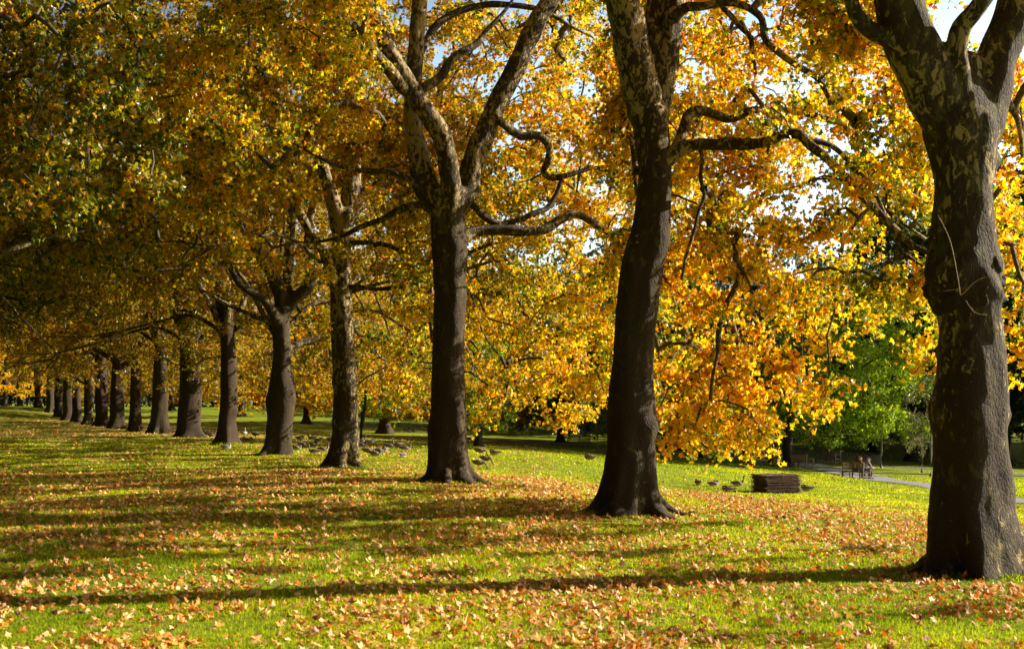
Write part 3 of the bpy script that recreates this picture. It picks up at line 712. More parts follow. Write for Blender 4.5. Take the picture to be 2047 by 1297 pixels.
def tree4():
    Y = 50.; b = P(688, 934, Y); b[2] = gz(b[0], b[1]); rnd = np.random.default_rng(14)
    root = empty('plane_tree', b, label='fourth plane tree from the right, slim trunk flaking in cream plates down to the grass', cat='tree', group=GROUP_ROW)
    prof = [(934,646,728),(925,650,724),(910,656,720),(880,663,718),(820,667,716),(760,667,714),(700,664,710),(640,661,706),(600,660,703),(560,660,701),(500,663,701),(450,667,708),(420,670,710)]
    mb = MB(); lumpy_trunk(mb, trunk_rows(prof, Y, b), 9.3, burls=[(3.4, 170, .06, .2), (1.8, 180, .04, .2)], sides=48, step=0.07)
    L = [extend(traced([(675,480,36),(672,430,32),(655,370,28),(640,320,26),(610,260,22)], Y, b, -1), 8, rnd, (-.3, 0, 0)),
         extend(traced([(690,470,40),(698,400,36),(708,320,30),(704,220,26),(700,100,24)], Y, b, .5), 7, rnd),
         extend(traced([(690,450,36),(708,415,32),(735,385,28),(775,362,24),(800,320,20),(830,270,18)], Y, b, 1), 7, rnd, (.3, 0, 0)),
         extend(traced([(668,575,30),(655,533,24),(649,507,22),(623,468,20),(600,430,20),(574,391,18),(550,330,16)], Y, b, -1, -.3), 6, rnd, (-.3, 0, 0))]
    for l in L: mb.tube(catmull(l, len(l) * 6), 16, lump=0.16, seed=l[0][0] + 5)
    B = [traced([(695,490,13),(707,486,11),(743,486,11),(778,491,10),(811,507,10),(843,516,9),(856,548,9),(859,624,8),(864,684,6)], Y, b, -1.5),
         traced([(695,574,10),(713,573,9),(752,578,9),(794,573,8),(833,557,6)], Y, b, -1)]
    for (x1, y1, z1, x2, y2, z2) in [(2, 1.5, 8.5, 4.5, 3.5, 5.5), (2.4, 0.6, 7.5, 5.5, 1, 4.5), (0.4, 2.5, 8, 1.5, 6, 5), (-2, -1.5, 9, -5, -3, 8.5), (-1, 2, 9, -4, 3, 8.5)]:
        B.append(extend([(0.1, 0.1, 7.0, .08), (x1, y1, z1, .06), (x2, y2, z2, .04)], 2, rnd, (.1, .1, -1.2), .02))
    finish(root, mb, L, M_barkC, B, voxel=0.05)
    cl = envelope(600, rnd, 9.4, 24, front_low(9.5, 8.0, 2.4, 2.0), core=0.9, shell=0.7)
    cl = np.array([c for c in cl if not (c[1] < 0.5 and abs(c[0] - .1) < 1.8 and c[2] < 7.8)])
    cl = lanes(cl, b, Y, rnd)
    crown_parts(root, limb_nodes(L + B), cl, 104, 9, 15, 1.1, 0.175, 5, M_leaf_shade, 0.43, 0.2)

def tree5():
    Y = 60.; b = P(548, 910, Y); b[2] = gz(b[0], b[1]); rnd = np.random.default_rng(15)
    root = empty('plane_tree', b, label='fifth plane tree from the right, stout knobbly trunk that splits low into spreading limbs', cat='tree', group=GROUP_ROW)
    prof = [(910,508,588),(900,517,586),(885,525,584),(860,530,585),(830,533,588),(815,532,589),(790,534,590),(760,539,587),(740,542,582),(700,546,582),(660,544,580),(630,545,580),(612,548,582)]
    mb = MB(); lumpy_trunk(mb, trunk_rows(prof, Y, b), 2.2, burls=[(2.7, -20, .10, .25), (2.6, 190, .06, .3), (3.3, 0, .07, .2), (1.0, 0, .08, .25)], sides=48, step=0.07)
    L = [extend(traced([(560,630,34),(561,590,30),(548,555,28),(532,527,27),(509,488,26),(477,446,22),(458,410,20),(440,350,18)], Y, b, -1), 8, rnd, (-.3, 0, 0)),
         extend(traced([(565,620,30),(574,575,22),(577,527,21),(581,462,20),(584,400,18),(588,330,17)], Y, b, .8), 8, rnd),
         extend(traced([(572,630,30),(581,604,28),(607,582,26),(624,556,24),(616,507,20),(620,446,18),(632,380,17)], Y, b, 0), 8, rnd, (.2, 0, 0)),
         extend(traced([(556,645,24),(542,620,20),(529,601,18),(505,585,17),(480,569,15),(455,520,13)], Y, b, -1.5, -.3), 6, rnd, (-.4, 0, 0))]
    for l in L: mb.tube(catmull(l, len(l) * 6), 16, lump=0.16, seed=l[0][0] + 5)
    B = [traced([(570,702,18),(585,693,16),(600,685,15),(630,679,13),(662,665,11),(700,650,9)], Y, b, 2),
         traced([(555,648,12),(530,640,11),(505,631,10),(460,611,8),(435,598,6)], Y, b, -1.5)]
    for (x1, y1, z1, x2, y2, z2) in [(2, 1.5, 7.5, 4.5, 3.5, 5.0), (0.4, 2.5, 7.5, 1.5, 6, 4.8), (-2, -1.5, 9, -5, -3, 8.5)]:
        B.append(extend([(0.1, 0.1, 5.6, .13), (x1, y1, z1, .10), (x2, y2, z2, .07)], 3, rnd, (.1, .1, -1.2), .02))
    finish(root, mb, L, M_barkD, B, voxel=0.055)
    cl = envelope(600, rnd, 9.4, 26, front_low(9.5, 8.6, 2.7, 2.0), core=0.9, shell=0.7)
    cl = np.array([c for c in cl if not (c[1] < 0.5 and abs(c[0] - .3) < 1.8 and c[2] < 8.0)])
    cl = lanes(cl, b, Y, rnd)
    crown_parts(root, limb_nodes(L + B), cl, 105, 9, 14, 1.15, 0.19, 5, M_leaf_shade, 0.43, 0.2)

tree1(); tree2(); tree3(); tree4(); tree5()

# ---- trees 6..17 of the row: own trunks, crowns shared between three patterns
ROW = [
 (70, [(889,425,480),(880,430,476),(868,433,473),(840,437,470),(800,441,474),(760,441,473),(700,442,470),(650,439,468),(610,436,463),(560,430,455),(500,426,448)], M_barkE, [(1.9,0,.12,.22),(.7,-80,.12,.25)],
    'sixth plane tree from the right, reddish trunk with a knot and cleft root', 0.0),
 (80, [(874,350,410),(866,354,405),(855,356,402),(840,356,401),(800,358,402),(760,360,401),(720,360,401),(680,359,404),(650,358,410),(620,362,412)], M_barkE, [(2.1,0,.12,.2),(.6,-60,.10,.15)],
    'seventh plane tree from the right, thick trunk broadening into a fork', 0.0),
 (90, [(866,293,342),(858,297,339),(848,299,337),(800,304,335),(750,306,334),(700,309,333),(640,312,332),(600,314,332)], M_barkD, [], 'eighth plane tree from the right, fluted trunk with a sunlit ridge down its right side', 1.0),
 (100, [(864,253,288),(856,256,285),(840,258,283),(800,260,281),(740,262,281),(680,264,280),(620,266,280),(580,267,280)], M_barkE, [], 'ninth plane tree from the right, slim straight trunk with a goose resting at its foot', 0.5),
 (110, [(857,212,252),(850,215,250),(840,218,249),(810,220,248),(760,222,247),(700,227,246),(650,230,246),(600,232,246)], M_barkD, [(1.8,-60,.1,.2)], 'tenth plane tree from the right, grey knobbly trunk with a low bough', 0.0),
 (120, [(853,183,218),(845,188,216),(800,190,216),(740,190,213),(690,189,210),(640,188,207)], M_barkE, [(1.0,-60,.1,.3)], 'eleventh plane tree from the right, brown tapering trunk with rings of swellings', 0.6),
 (130, [(850,161,187),(842,165,186),(800,168,188),(740,168,187),(690,169,184),(650,168,180)], M_barkC, [], 'twelfth plane tree from the right, paler smooth trunk with a crook in its bough', 0.2),
 (140, [(843,140,164),(835,143,163),(800,144,161),(740,146,160),(690,148,160),(650,149,160)], M_barkE, [], 'thirteenth plane tree from the right, dark straight trunk just behind the paler one', 0.7),
 (150, [(841,120,145),(833,124,145),(800,126,145),(740,128,144),(690,130,143)], M_barkD, [], 'fourteenth plane tree from the right, grey straight trunk in the distant part of the row', 0.3),
 (160, [(833,104,127),(826,107,126),(790,109,126),(740,111,126),(690,113,125)], M_barkD, [], 'fifteenth plane tree from the right, grey trunk tapering evenly on the far rise', 0.9),
 (170, [(825,88,107),(818,91,107),(780,93,107),(730,95,107),(690,96,107)], M_barkD, [], 'sixteenth plane tree from the right, third trunk from the far end of the row', 0.4),
 (180, [(815,66,85),(808,68,83),(760,68,81),(700,69,80),(660,70,80)], M_barkE, [], 'seventeenth and farthest plane tree of the row, brown trunk on the skyline rise', 0.1),
]
def sunlane(c, rnd, h, pr):
    """thin the leaves where low sun reaches the trunk, as the lit bark in the photo shows"""
    return c[0] > 0 and abs(-c[0] * .24 + c[1] * .97) < 1.1 and c[2] < h + .47 * c[0] and rnd.random() < pr
protos = {}
def proto_crown(key, seed, n, Rr, ztop, fl, nt, nl, rad, size, lobes, mat, tint, limbs, tint_s=0.2, core=0.8, flat=0.6, droop=0.25):
    """one crown + twigs, built once under the first tree that needs it"""
    rnd = np.random.default_rng(seed)
    cl = envelope(n, rnd, Rr, ztop, fl, core=core, shell=0.7)
    if key[0] in ('mid', 'far'):
        cl = np.array([c for c in cl if not (c[1] < 0.6 and abs(c[0]) < 1.8 and c[2] < 7.4) and not sunlane(c, rnd, 5.0, .75)])
    root = empty('seed', (0, 0, 0))
    o = crown_parts(root, limb_nodes(limbs), cl, seed, nt, nl, rad, size, lobes, mat, tint, tint_s, twig_sides=3, stick=(nl <= 10 and nt < 8) is False, flat=flat, droop=droop)
    ch = [c for c in root.children]
    d = {c.name.split('.')[0]: c.data for c in ch}
    for c in ch: bpy.data.objects.remove(c)
    bpy.data.objects.remove(root)
    protos[key] = d
def std_limbs(seed, h0, spread=1.0, ztop=17):
    rnd = np.random.default_rng(seed); L = []
    for k in range(5):
        a_ = k * 1.257 + rnd.uniform(-.4, .4); d = np.array((math.cos(a_), math.sin(a_))) * spread
        L.append(extend([(0, 0, h0 - .5, .24), (d[0]*.7, d[1]*.7, h0 + 1.2, .20), (d[0]*1.7, d[1]*1.7, h0 + 3.2, .16)], 8, rnd, (d[0]*.25, d[1]*.25, 0)))
    for k in range(4):
        a_ = [0.1, 0.9, 1.7, 3.3][k] + rnd.uniform(-.2, .2); d = np.array((math.cos(a_), math.sin(a_)))
        L.append(extend([(0, 0, h0 - .2, .13), (d[0]*1.8, d[1]*1.8, h0 + .9, .10), (d[0]*4.2, d[1]*4.2, h0 + .4, .07)], 3.5, rnd, (d[0]*.2, d[1]*.2, -.9), .02))
    return L
SL = [std_limbs(31, 6.3), std_limbs(32, 6.0), std_limbs(33, 6.6)]
proto_crown(('near', 0), 220, 680, 9.6, 27, lambda ph, r_: 8.6 - .12 * r_ + .5 * math.sin(R(ph * 5)), 8, 15, 1.15, 0.18, 5, M_leaf_shade, 0.33, SL[0], .22)
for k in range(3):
    proto_crown(('mid', k), 200 + k, 500, 9.2, 27, front_low(9.6, 9.2, 2.9, 2.0), 9, 13, 1.25, 0.22, 3, M_leaf_shade, 0.42 + 0.03 * k, SL[k])
    proto_crown(('far', k), 210 + k, 400, 9.2, 27, front_low(9.6, 9.2, 3.2, 1.8), 8, 9, 1.3, 0.31, 3, M_leaf_shade, 0.48 - 0.03 * k, SL[k])
for k, (Y, prof, mat, burls, label, sd_) in enumerate(ROW):
    cx = (prof[0][1] + prof[0][2]) / 2; b = P(cx, prof[0][0], Y); b[2] = gz(b[0], b[1])
    root = empty('plane_tree', b, label=label, cat='tree', group=GROUP_ROW)
    mb = MB(); rows = trunk_rows(prof, Y, b)
    rows[-1:] = [rows[-1], (rows[-1][0] * .5, 0, max(rows[-1][2] + 1.2, 6.8), rows[-1][3] * .8)]
    lumpy_trunk(mb, rows, k * 1.7 + 1, burls, sides=28, step=0.16)
    mb.build('trunk', mat, root, smooth=True)
    q = k % 3; ext = [(0, 0)]
    for l in SL[q]:
        b_ = MB(); b_.tube(catmull(l, len(l) * 3), 8, lump=.2, seed=k + l[0][3]); b_.build('branch', M_limb, root, smooth=True)
    if Y == 110:
        for tr in ([(232,722,13),(215,712,11),(195,700,9),(175,684,8),(160,675,6)], [(238,736,14),(252,728,12),(270,722,10),(300,700,8),(312,690,6)]):
            b_ = MB(); b_.tube(catmull(traced(tr, Y, b, -1), 20), 8, lump=.2); b_.build('branch', M_limb, root, smooth=True)
    if Y == 130:
        b_ = MB(); b_.tube(catmull(traced([(176,775,7),(165,765,6),(150,755,5),(137,745,4)], Y, b, -1), 16), 8); b_.build('branch', M_limb, root, smooth=True)
        b_ = MB(); b_.tube(catmull(traced([(176,740,9),(168,728,8),(158,718,7),(140,712,5)], Y, b, -1), 16), 8); b_.build('branch', M_limb, root, smooth=True)
    key = ('mid' if Y <= 95 else 'far', q)
    for nm in ('crown', 'twigs'):
        o = obj(nm, protos[key][nm], root); o.rotation_euler = (0, 0, R([0, 9, -10, 14, -6, 5][k % 6])); o.scale = (1, 1, [1, .96, 1.04, .98][k % 4])

# opposite row of the avenue: trunks stand left of the frame, crowns reach into it
for k, (x, y, lab) in enumerate([(-18.0, 33, 'nearest'), (-22.5, 43, 'second'), (-27.5, 53.5, 'third'), (-32, 64, 'fourth'), (-37, 75, 'fifth')]):
    b = np.array((x, y, float(gz(x, y)))); q = k % 3
    root = empty('plane_tree', b, label=f'{lab} tree of the opposite row, only its dark hanging foliage at the upper left', cat='tree', group='plane trees of the opposite row')
    mb = MB(); lumpy_trunk(mb, [(0,0,0,.9),(0,0,.5,.6),(0.1,0,2,.52),(0,0,5,.5),(0,0,7,.45)], k + 40, sides=28, step=.16); mb.build('trunk', M_barkD, root, smooth=True)
    for l in SL[q]:
        b_ = MB(); b_.tube(catmull(l, len(l) * 3), 8, lump=.2, seed=k + l[0][3]); b_.build('branch', M_limb, root, smooth=True)
    for nm in ('crown', 'twigs'):
        o = obj(nm, protos[('near', 0)][nm], root); o.rotation_euler = (0, 0, R([0, 25, -20, 40, 10][k])); o.scale = (1.05, 1.05, [1, 1.03, .97, 1, 1][k])

# ---------------------------------------------------------------- other trees
def plain_tree(name, loc, label, key, trunk_r, trunk_h, mat, cat='tree', group=None, scale=1.0, rz=0, lean=(0, 0), crown_off=(0, 0, 0), limbs=None, sz=None):
    b = np.array(loc, float); b[2] = gz(b[0], b[1])
    root = empty(name, b, label=label, cat=cat, group=group)
    mb = MB(); th_ = trunk_h
    rows = [(0, 0, 0, trunk_r * 1.7), (0, 0, trunk_r * .8, trunk_r * 1.25), (lean[0] * .3, lean[1] * .3, th_ * .35, trunk_r), (lean[0] * .7, lean[1] * .7, th_ * .7, trunk_r * .85), (lean[0], lean[1], th_, trunk_r * .6)]
    lumpy_trunk(mb, rows, loc[0] * .37 + 2, sides=16, step=max(0.08, th_ / 60), buttress=0.12)
    mb.build('trunk', mat, root, smooth=True)
    for nm in ('twigs', 'crown'):
        if nm in protos[key]:
            o = obj(nm, protos[key][nm], root); o.scale = (scale, scale, sz or scale); o.rotation_euler = (0, 0, rz); o.location = crown_off
    return root
def round_low(z0, skirt=0.0):
    return lambda ph, r_: z0 - skirt * r_ + 0.4 * math.sin(R(ph * 4)) + 0.3 * math.sin(r_ * 2)
def cone_limbs(seed, z0, z1, n=6, spread=1.0):
    rnd = np.random.default_rng(seed); L = [[(0, 0, z0 * .8, .12), (0.05, .05, (z0 + z1) / 2, .08), (0, 0, z1 * .95, .03)]]
    for k in range(n):
        a_ = k * 2.4 + rnd.uniform(-.3, .3); zz = z0 + (z1 - z0) * k / n * .6; d = np.array((math.cos(a_), math.sin(a_))) * spread
        L.append([(0, 0, zz, .07), (d[0] * 1.2, d[1] * 1.2, zz + .8, .05), (d[0] * 2.6, d[1] * 2.6, zz + 1.3, .025)])
    return L
# large forest tree pattern (unit about 24 m tall, 9 m radius)
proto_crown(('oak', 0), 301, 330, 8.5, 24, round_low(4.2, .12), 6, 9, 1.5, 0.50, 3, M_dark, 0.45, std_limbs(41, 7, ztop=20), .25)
proto_crown(('oak', 1), 302, 330, 8.5, 24, round_low(3.2, .1), 6, 9, 1.5, 0.46, 3, M_olive, 0.45, std_limbs(42, 7, ztop=20), .25)
proto_crown(('oak', 2), 303, 330, 8.5, 22, round_low(3.8, .15), 6, 9, 1.5, 0.42, 3, M_leaf, 0.45, std_limbs(43, 7, ztop=20), .2)
proto_crown(('green', 0), 304, 330, 5.2, 11.5, round_low(1.9, .05), 8, 16, 0.95, 0.19, 3, M_green, 0.55, cone_limbs(44, 2.2, 10, 7, 1.4), .25, core=0.2)
proto_crown(('small', 0), 305, 90, 2.6, 5.6, round_low(1.5, .1), 6, 12, 0.6, 0.15, 3, M_green, 0.62, cone_limbs(45, 1.5, 4.5, 6, .8), .25, core=0.1)
proto_crown(('thin', 0), 306, 46, 1.9, 6.5, round_low(2.0, .1), 5, 12, 0.55, 0.10, 3, M_olive, 0.5, cone_limbs(46, 2.0, 5.5, 6, .6), .25, core=0.05)
proto_crown(('bush', 0), 307, 60, 1.3, 3.2, round_low(0.15), 5, 14, 0.4, 0.12, 1, M_dark, 0.35, cone_limbs(47, .4, 2.4, 5, .3), .2, core=0.02)

proto_crown(('tall', 0), 308, 300, 9.0, 32, lambda ph, r_: 21.0, 6, 9, 1.5, 0.45, 3, M_olive, 0.45, std_limbs(48, 20, ztop=28), .2)  # unseen trees, crown raised to shade the lawn but clear the green tree
# bright green tree beside the path, dark leaning trunk
g = ground_at(1572, 932); plain_tree('park_tree', g, 'bright green tree with a short dark trunk beside the path and the wooden bin', ('green', 0), 0.30, 4.2, M_darkbark, rz=R(20), lean=(.25, 0), crown_off=(3.8, 2.0, 0.1), scale=1.12)
# smaller trees in the middle distance
g = ground_at(957, 892); plain_tree('park_tree', g, 'small green-yellow tree on a thin dark trunk just right of the third plane trunk', ('small', 0), 0.22, 2.2, M_darkbark, scale=1.05, rz=1)
g = ground_at(721, 884, 60); plain_tree('park_tree', g, 'slender forked dark tree hidden against the fourth plane trunk', ('small', 0), 0.13, 3.6, M_darkbark, scale=1.25, rz=2.4, lean=(.35, 0), crown_off=(1.6, 1.2, 0.4))
g = ground_at(1401, 914); plain_tree('park_tree', g, 'young tree with a thin dark trunk leaning right, left one of two before the path', ('small', 0), 0.13, 3.0, M_darkbark, scale=.8, rz=3.4, lean=(.35, 0), crown_off=(.2, 0, 1.3))
g = ground_at(1489, 924); plain_tree('park_tree', g, 'young tree with a thin dark trunk leaning left, right one of two before the path', ('small', 0), 0.13, 3.0, M_darkbark, scale=.75, rz=.4, lean=(-.5, 0), crown_off=(-.3, 0, 1.3))
for px, py, lab in [(1762, 935, 'young slender tree on a bare grey stem standing behind the occupied bench'), (1843, 944, 'young grey-green sapling, left one of a pair by the nearest trunk'), (1861, 952, 'young grey-green sapling, right one of a pair almost hidden by the nearest trunk'), (1194, 898, 'leafless-stemmed young tree with a pale stem beyond the path')]:
    g = ground_at(px, py); plain_tree('young_tree', g, lab, ('thin', 0), 0.07 if px != 1194 else .09, 3.6, simple('sapling_bark', (0.10, 0.09, 0.08), (0.18, 0.16, 0.14), 12), scale=.95, rz=px * .01, group='young trees by the path', cat='young tree')
g = P(1138, 872, 125); plain_tree('yew_bush', g, 'dark rounded clipped yew in the shaded lawn beyond the path', ('bush', 0), 0.1, 1.2, M_darkbark, cat='bush', scale=1.0)

# second line of plane trees behind
GR2 = 'big trees on the lawn behind the row'
second = [(769, 866, 118, .55, 2, 'broad grey plane trunk with spreading roots beyond the geese'), (612, 846, 140, .42, 2, 'plane tree behind the fifth trunk of the row, pale trunk in shade'),
          (482, 832, 165, .45, 2, 'plane tree on the far lawn between the fifth and sixth trunks of the row'), (343, 821, 182, .42, 1, 'plane tree on the far lawn just right of the eighth trunk of the row')]
for px, py, Y, r_, q, lab in second:
    g = P(px, py, Y); plain_tree('lawn_tree', g, lab, ('oak', q), r_, 8, M_barkD, group=GR2, scale=.92, sz=.85, rz=px * .1)
for px, Y, r_, q, sc2, sz2, lab in [(893, 106, .4, 2, .85, .8, 'amber tree added out of sight behind the third trunk to shade the lawn'), (1262, 82, .4, 1, .70, .66, 'olive tree added right behind the second trunk to shade the lawn'),  # trees hidden behind the trunks are added for their shade on the lawn
     (1285, 98, .4, 0, .8, .75, 'dark tree added farther back behind the second trunk to shade the lawn'), (1332, 101, .38, 0, .7, .7, 'dark-trunked tree just right of the second trunk, in deep shade'), (1372, 108, .42, 0, .8, .8, 'second dark trunk right of the second plane, in deep shade'),
     (1120, 112, .35, 1, .75, .75, 'olive tree in the shade between the second and third planes'), (690, 128, .4, 2, .8, .8, 'amber tree hidden behind the fourth trunk'),
     (955, 150, .4, 0, .9, .8, 'dark tree far back just right of the third trunk, added to shade the far lawn'), (1045, 141, .4, 0, .85, .75, 'dark tree far back between third and second trunks, left of the olive one, added to shade the far lawn'),  # the far-back trees are added to darken the far lawn with their shade
     (1175, 150, .4, 1, .9, .8, 'olive tree far back just left of the second trunk, added to shade the far lawn'), (1250, 136, .4, 0, .9, .8, 'dark tree far back hidden by the second trunk, added to shade the far lawn')]:
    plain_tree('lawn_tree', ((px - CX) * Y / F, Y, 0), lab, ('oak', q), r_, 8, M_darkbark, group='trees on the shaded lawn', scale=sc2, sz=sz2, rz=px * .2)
# dark wood beyond, tree by tree
wood = [ # px, Y, scale, sz, pattern
 (1000,205,1.0,1.0,0),(1060,185,.9,.9,1),(1140,200,1.05,1.1,0),(1215,180,1.0,1.0,0),(1290,196,1.1,1.15,1),(1345,170,.9,.9,0),(1410,190,1.1,1.2,0),(1480,178,1.0,1.1,0),(1550,200,1.1,1.3,1),(1625,186,1.05,1.15,1),
 (1690,172,1.0,1.15,1),(1760,190,1.1,1.25,0),(1830,168,1.05,1.15,0),(1900,180,1.1,1.2,0),(1985,150,1.0,1.25,1),(2060,165,1.2,1.4,1),(1800,140,.8,.75,0),(1930,128,.85,.9,0),(1640,150,.75,.75,0),(1500,150,.7,.65,0),
 (1370,148,.65,.6,0),(1822,103,.62,.70,0),(1900,112,.75,.72,0),(2010,102,.7,.72,0),(1985,122,.85,.8,1),(1745,118,.6,.62,0),(920,215,1.0,.9,2),(840,225,1.0,.9,1),(760,230,1.0,.9,0),(680,222,1.0,.9,2),(590,230,1.0,.9,0),(510,225,1.0,.9,1),(430,232,1.0,.9,2),(350,228,1.0,.9,0),(270,235,1.0,.9,1),(190,240,1.0,.9,2),
 (110,235,1.0,.9,0),(40,225,1.0,.9,2),(-40,240,1.0,.9,1),(10,205,.9,.8,2)]
wood.sort(key=lambda r_: r_[0]); cnt_ = {}
ORD = 'first second third fourth fifth sixth seventh eighth ninth tenth eleventh twelfth thirteenth fourteenth fifteenth sixteenth seventeenth eighteenth nineteenth twentieth twenty-first twenty-second twenty-third twenty-fourth'.split()
names = ['dark evergreen tree', 'hazy olive tree', 'amber-leaved tree']
for k, (px, Y, s_, sz, q) in enumerate(wood):
    x = (px - CX) * Y / F; side = 'right' if px > CX else 'left'
    cnt_[q] = cnt_.get(q, 0) + 1
    o = plain_tree('woodland_tree', (x, Y, 0), names[q] + ' of the distant wood, ' + ORD[cnt_[q] - 1] + ' of its kind from the left', ('oak', q), .45, 8, M_darkbark, group='distant wood: ' + names[q] + 's', scale=s_, sz=sz, rz=k * 1.3)
# tall trees just outside the right edge whose shade lies across the middle lawn
for k, (x, y, s_) in enumerate([(57, 109, 1.25), (66, 124, 1.3), (72, 110, 1.35), (70, 140, 1.3), (88, 122, 1.3), (48, 100, .55), (56, 99, .62)]):
    plain_tree('woodland_tree', (x, y, 0), 'tall dark tree beyond the right edge whose shade crosses the lawn', ('oak', 0), .5, 10, M_darkbark, group='tall trees beyond the right edge', scale=s_, rz=k * 2.1)

for x, y, lab in [(47, 84, 'unseen very tall tree beyond the right edge, crown raised to shade the lawn, nearest of its kind')]:
    plain_tree('woodland_tree', (x, y, 0), lab, ('tall', 0), .55, 22, M_darkbark, group='tall trees beyond the right edge', rz=x)
for x, y, lab in [(46, 101, 'one'), (58, 97, 'two'), (52, 114, 'three'), (62, 128, 'four'), (40, 122, 'five')]:
    plain_tree('woodland_tree', (x, y, 0), 'unseen tree beyond the right edge, crown raised so its shade bands the lawn', ('tall', 0), .55, 22, M_darkbark, group='high trees beyond the right edge', rz=x, sz=.93)
# far dark hedge under the wood
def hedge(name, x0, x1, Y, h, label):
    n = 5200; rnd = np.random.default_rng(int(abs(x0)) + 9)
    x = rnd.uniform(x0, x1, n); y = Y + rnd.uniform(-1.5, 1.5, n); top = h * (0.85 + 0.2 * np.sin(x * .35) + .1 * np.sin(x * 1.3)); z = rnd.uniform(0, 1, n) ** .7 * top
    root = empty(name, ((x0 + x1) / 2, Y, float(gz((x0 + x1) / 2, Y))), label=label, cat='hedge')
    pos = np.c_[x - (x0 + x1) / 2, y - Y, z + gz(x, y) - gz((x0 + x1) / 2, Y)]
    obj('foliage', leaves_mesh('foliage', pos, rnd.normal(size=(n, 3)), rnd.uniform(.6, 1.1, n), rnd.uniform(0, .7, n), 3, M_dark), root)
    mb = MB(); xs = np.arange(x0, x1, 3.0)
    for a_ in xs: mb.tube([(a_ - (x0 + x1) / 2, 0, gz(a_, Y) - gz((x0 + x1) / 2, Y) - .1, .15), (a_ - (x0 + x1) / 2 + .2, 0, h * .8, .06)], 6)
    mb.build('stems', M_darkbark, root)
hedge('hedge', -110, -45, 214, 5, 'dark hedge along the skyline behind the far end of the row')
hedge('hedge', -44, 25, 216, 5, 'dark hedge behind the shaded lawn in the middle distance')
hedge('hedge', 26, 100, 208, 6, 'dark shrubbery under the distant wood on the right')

# ---------------------------------------------------------------- lawn cover: grass blades and fallen leaves
def row_side(x, y):
    """metres to the right of the row line (negative on its left)"""
    x0 = 7.37 - (y - 20) * 0.469
    return (x - x0) * 0.905
def on_path(x, y):
    a = np.array([p_[:2] for p_ in pp]); d = np.full(len(x), 1e9)
    for p0, p1 in zip(a[:-1], a[1:]):
        v_ = p1 - p0; tt = np.clip(((x - p0[0]) * v_[0] + (y - p0[1]) * v_[1]) / (v_ @ v_), 0, 1)
        d = np.minimum(d, np.hypot(x - p0[0] - tt * v_[0], y - p0[1] - tt * v_[1]))
    return d < 1.35
rnd = np.random.default_rng(55)
def scatter(n, y0, y1, pw, margin=2.0):
    """points in the seen wedge of lawn, density falling with distance"""
    u = rnd.uniform(0, 1, n); e = 2 - pw
    y = (y0 ** e + u * (y1 ** e - y0 ** e)) ** (1 / e) if abs(e) > 1e-6 else y0 * (y1 / y0) ** u
    x = rnd.uniform(-1, 1, n) * (0.43 * y + margin)
    return x, y
# grass: upright tapered blades, three vertices each with a bend
n = 620000
x, y = scatter(n, 11.0, 75.0, 2.1)
k_ = ~on_path(x, y) & (rnd.uniform(0, 1, n) > .75 * np.clip(pnoise(np.c_[x, y, 0 * x], 1.3, 6) * 1.6 - .35, 0, 1)); x, y = x[k_], y[k_]; n = len(x)
tall_ = np.ones(len(x))
for px, py, Y_, r0 in [(1950,1145,20,.84),(1257,1027,30,.95),(905,967,40,.93),(687,934,50,.8),(548,910,60,.92),(452,889,70,.75)]:
    b_ = P(px, py, Y_); k2 = 5200; a2 = rnd.uniform(0, 2 * math.pi, k2); r2 = r0 * (.86 + np.abs(rnd.normal(0, .14, k2)))
    x = np.r_[x, b_[0] + r2 * np.cos(a2)]; y = np.r_[y, b_[1] + r2 * np.sin(a2)]; tall_ = np.r_[tall_, rnd.uniform(1.2, 2.4, k2)]
n = len(x)
z = gz(x, y); wd = 0.0042 * np.maximum(1, y / 13) ** 0.95; hh = rnd.uniform(0.022, 0.058, n) * tall_ * (1 + 0.5 * pnoise(np.c_[x, y, x * 0], 1.1, 2)) * (1 + 0.006 * y)
an = rnd.uniform(0, 2 * math.pi, n); ln = rnd.uniform(0, 0.9, n); la = rnd.uniform(0, 2 * math.pi, n)
A_ = np.c_[np.cos(an), np.sin(an), 0 * an] * wd[:, None]; B0 = np.c_[x, y, z - 0.006]
tip = B0 + np.c_[np.cos(la) * ln * hh, np.sin(la) * ln * hh, hh]; mid = B0 + np.c_[np.cos(la) * ln * hh * .3, np.sin(la) * ln * hh * .3, hh * .6]
V = np.stack([B0 - A_, B0 + A_, mid + A_ * .7, mid - A_ * .7, tip], 1).reshape(-1, 3)
b5 = np.arange(n)[:, None] * 5
tint = np.clip(0.45 + .25 * pnoise(np.c_[x, y, x * 0], .5, 1) + .18 * pnoise(np.c_[x, y, x * 0], 2.2, 5) + rnd.normal(0, .25, n), 0, 1)
me = mesh_np('grass', V, b5 + np.array([0, 1, 2, 3]), M_grass, tris=b5 + np.array([3, 2, 4]), tint=np.r_[tint, tint])
obj('grass', me, kind='stuff')
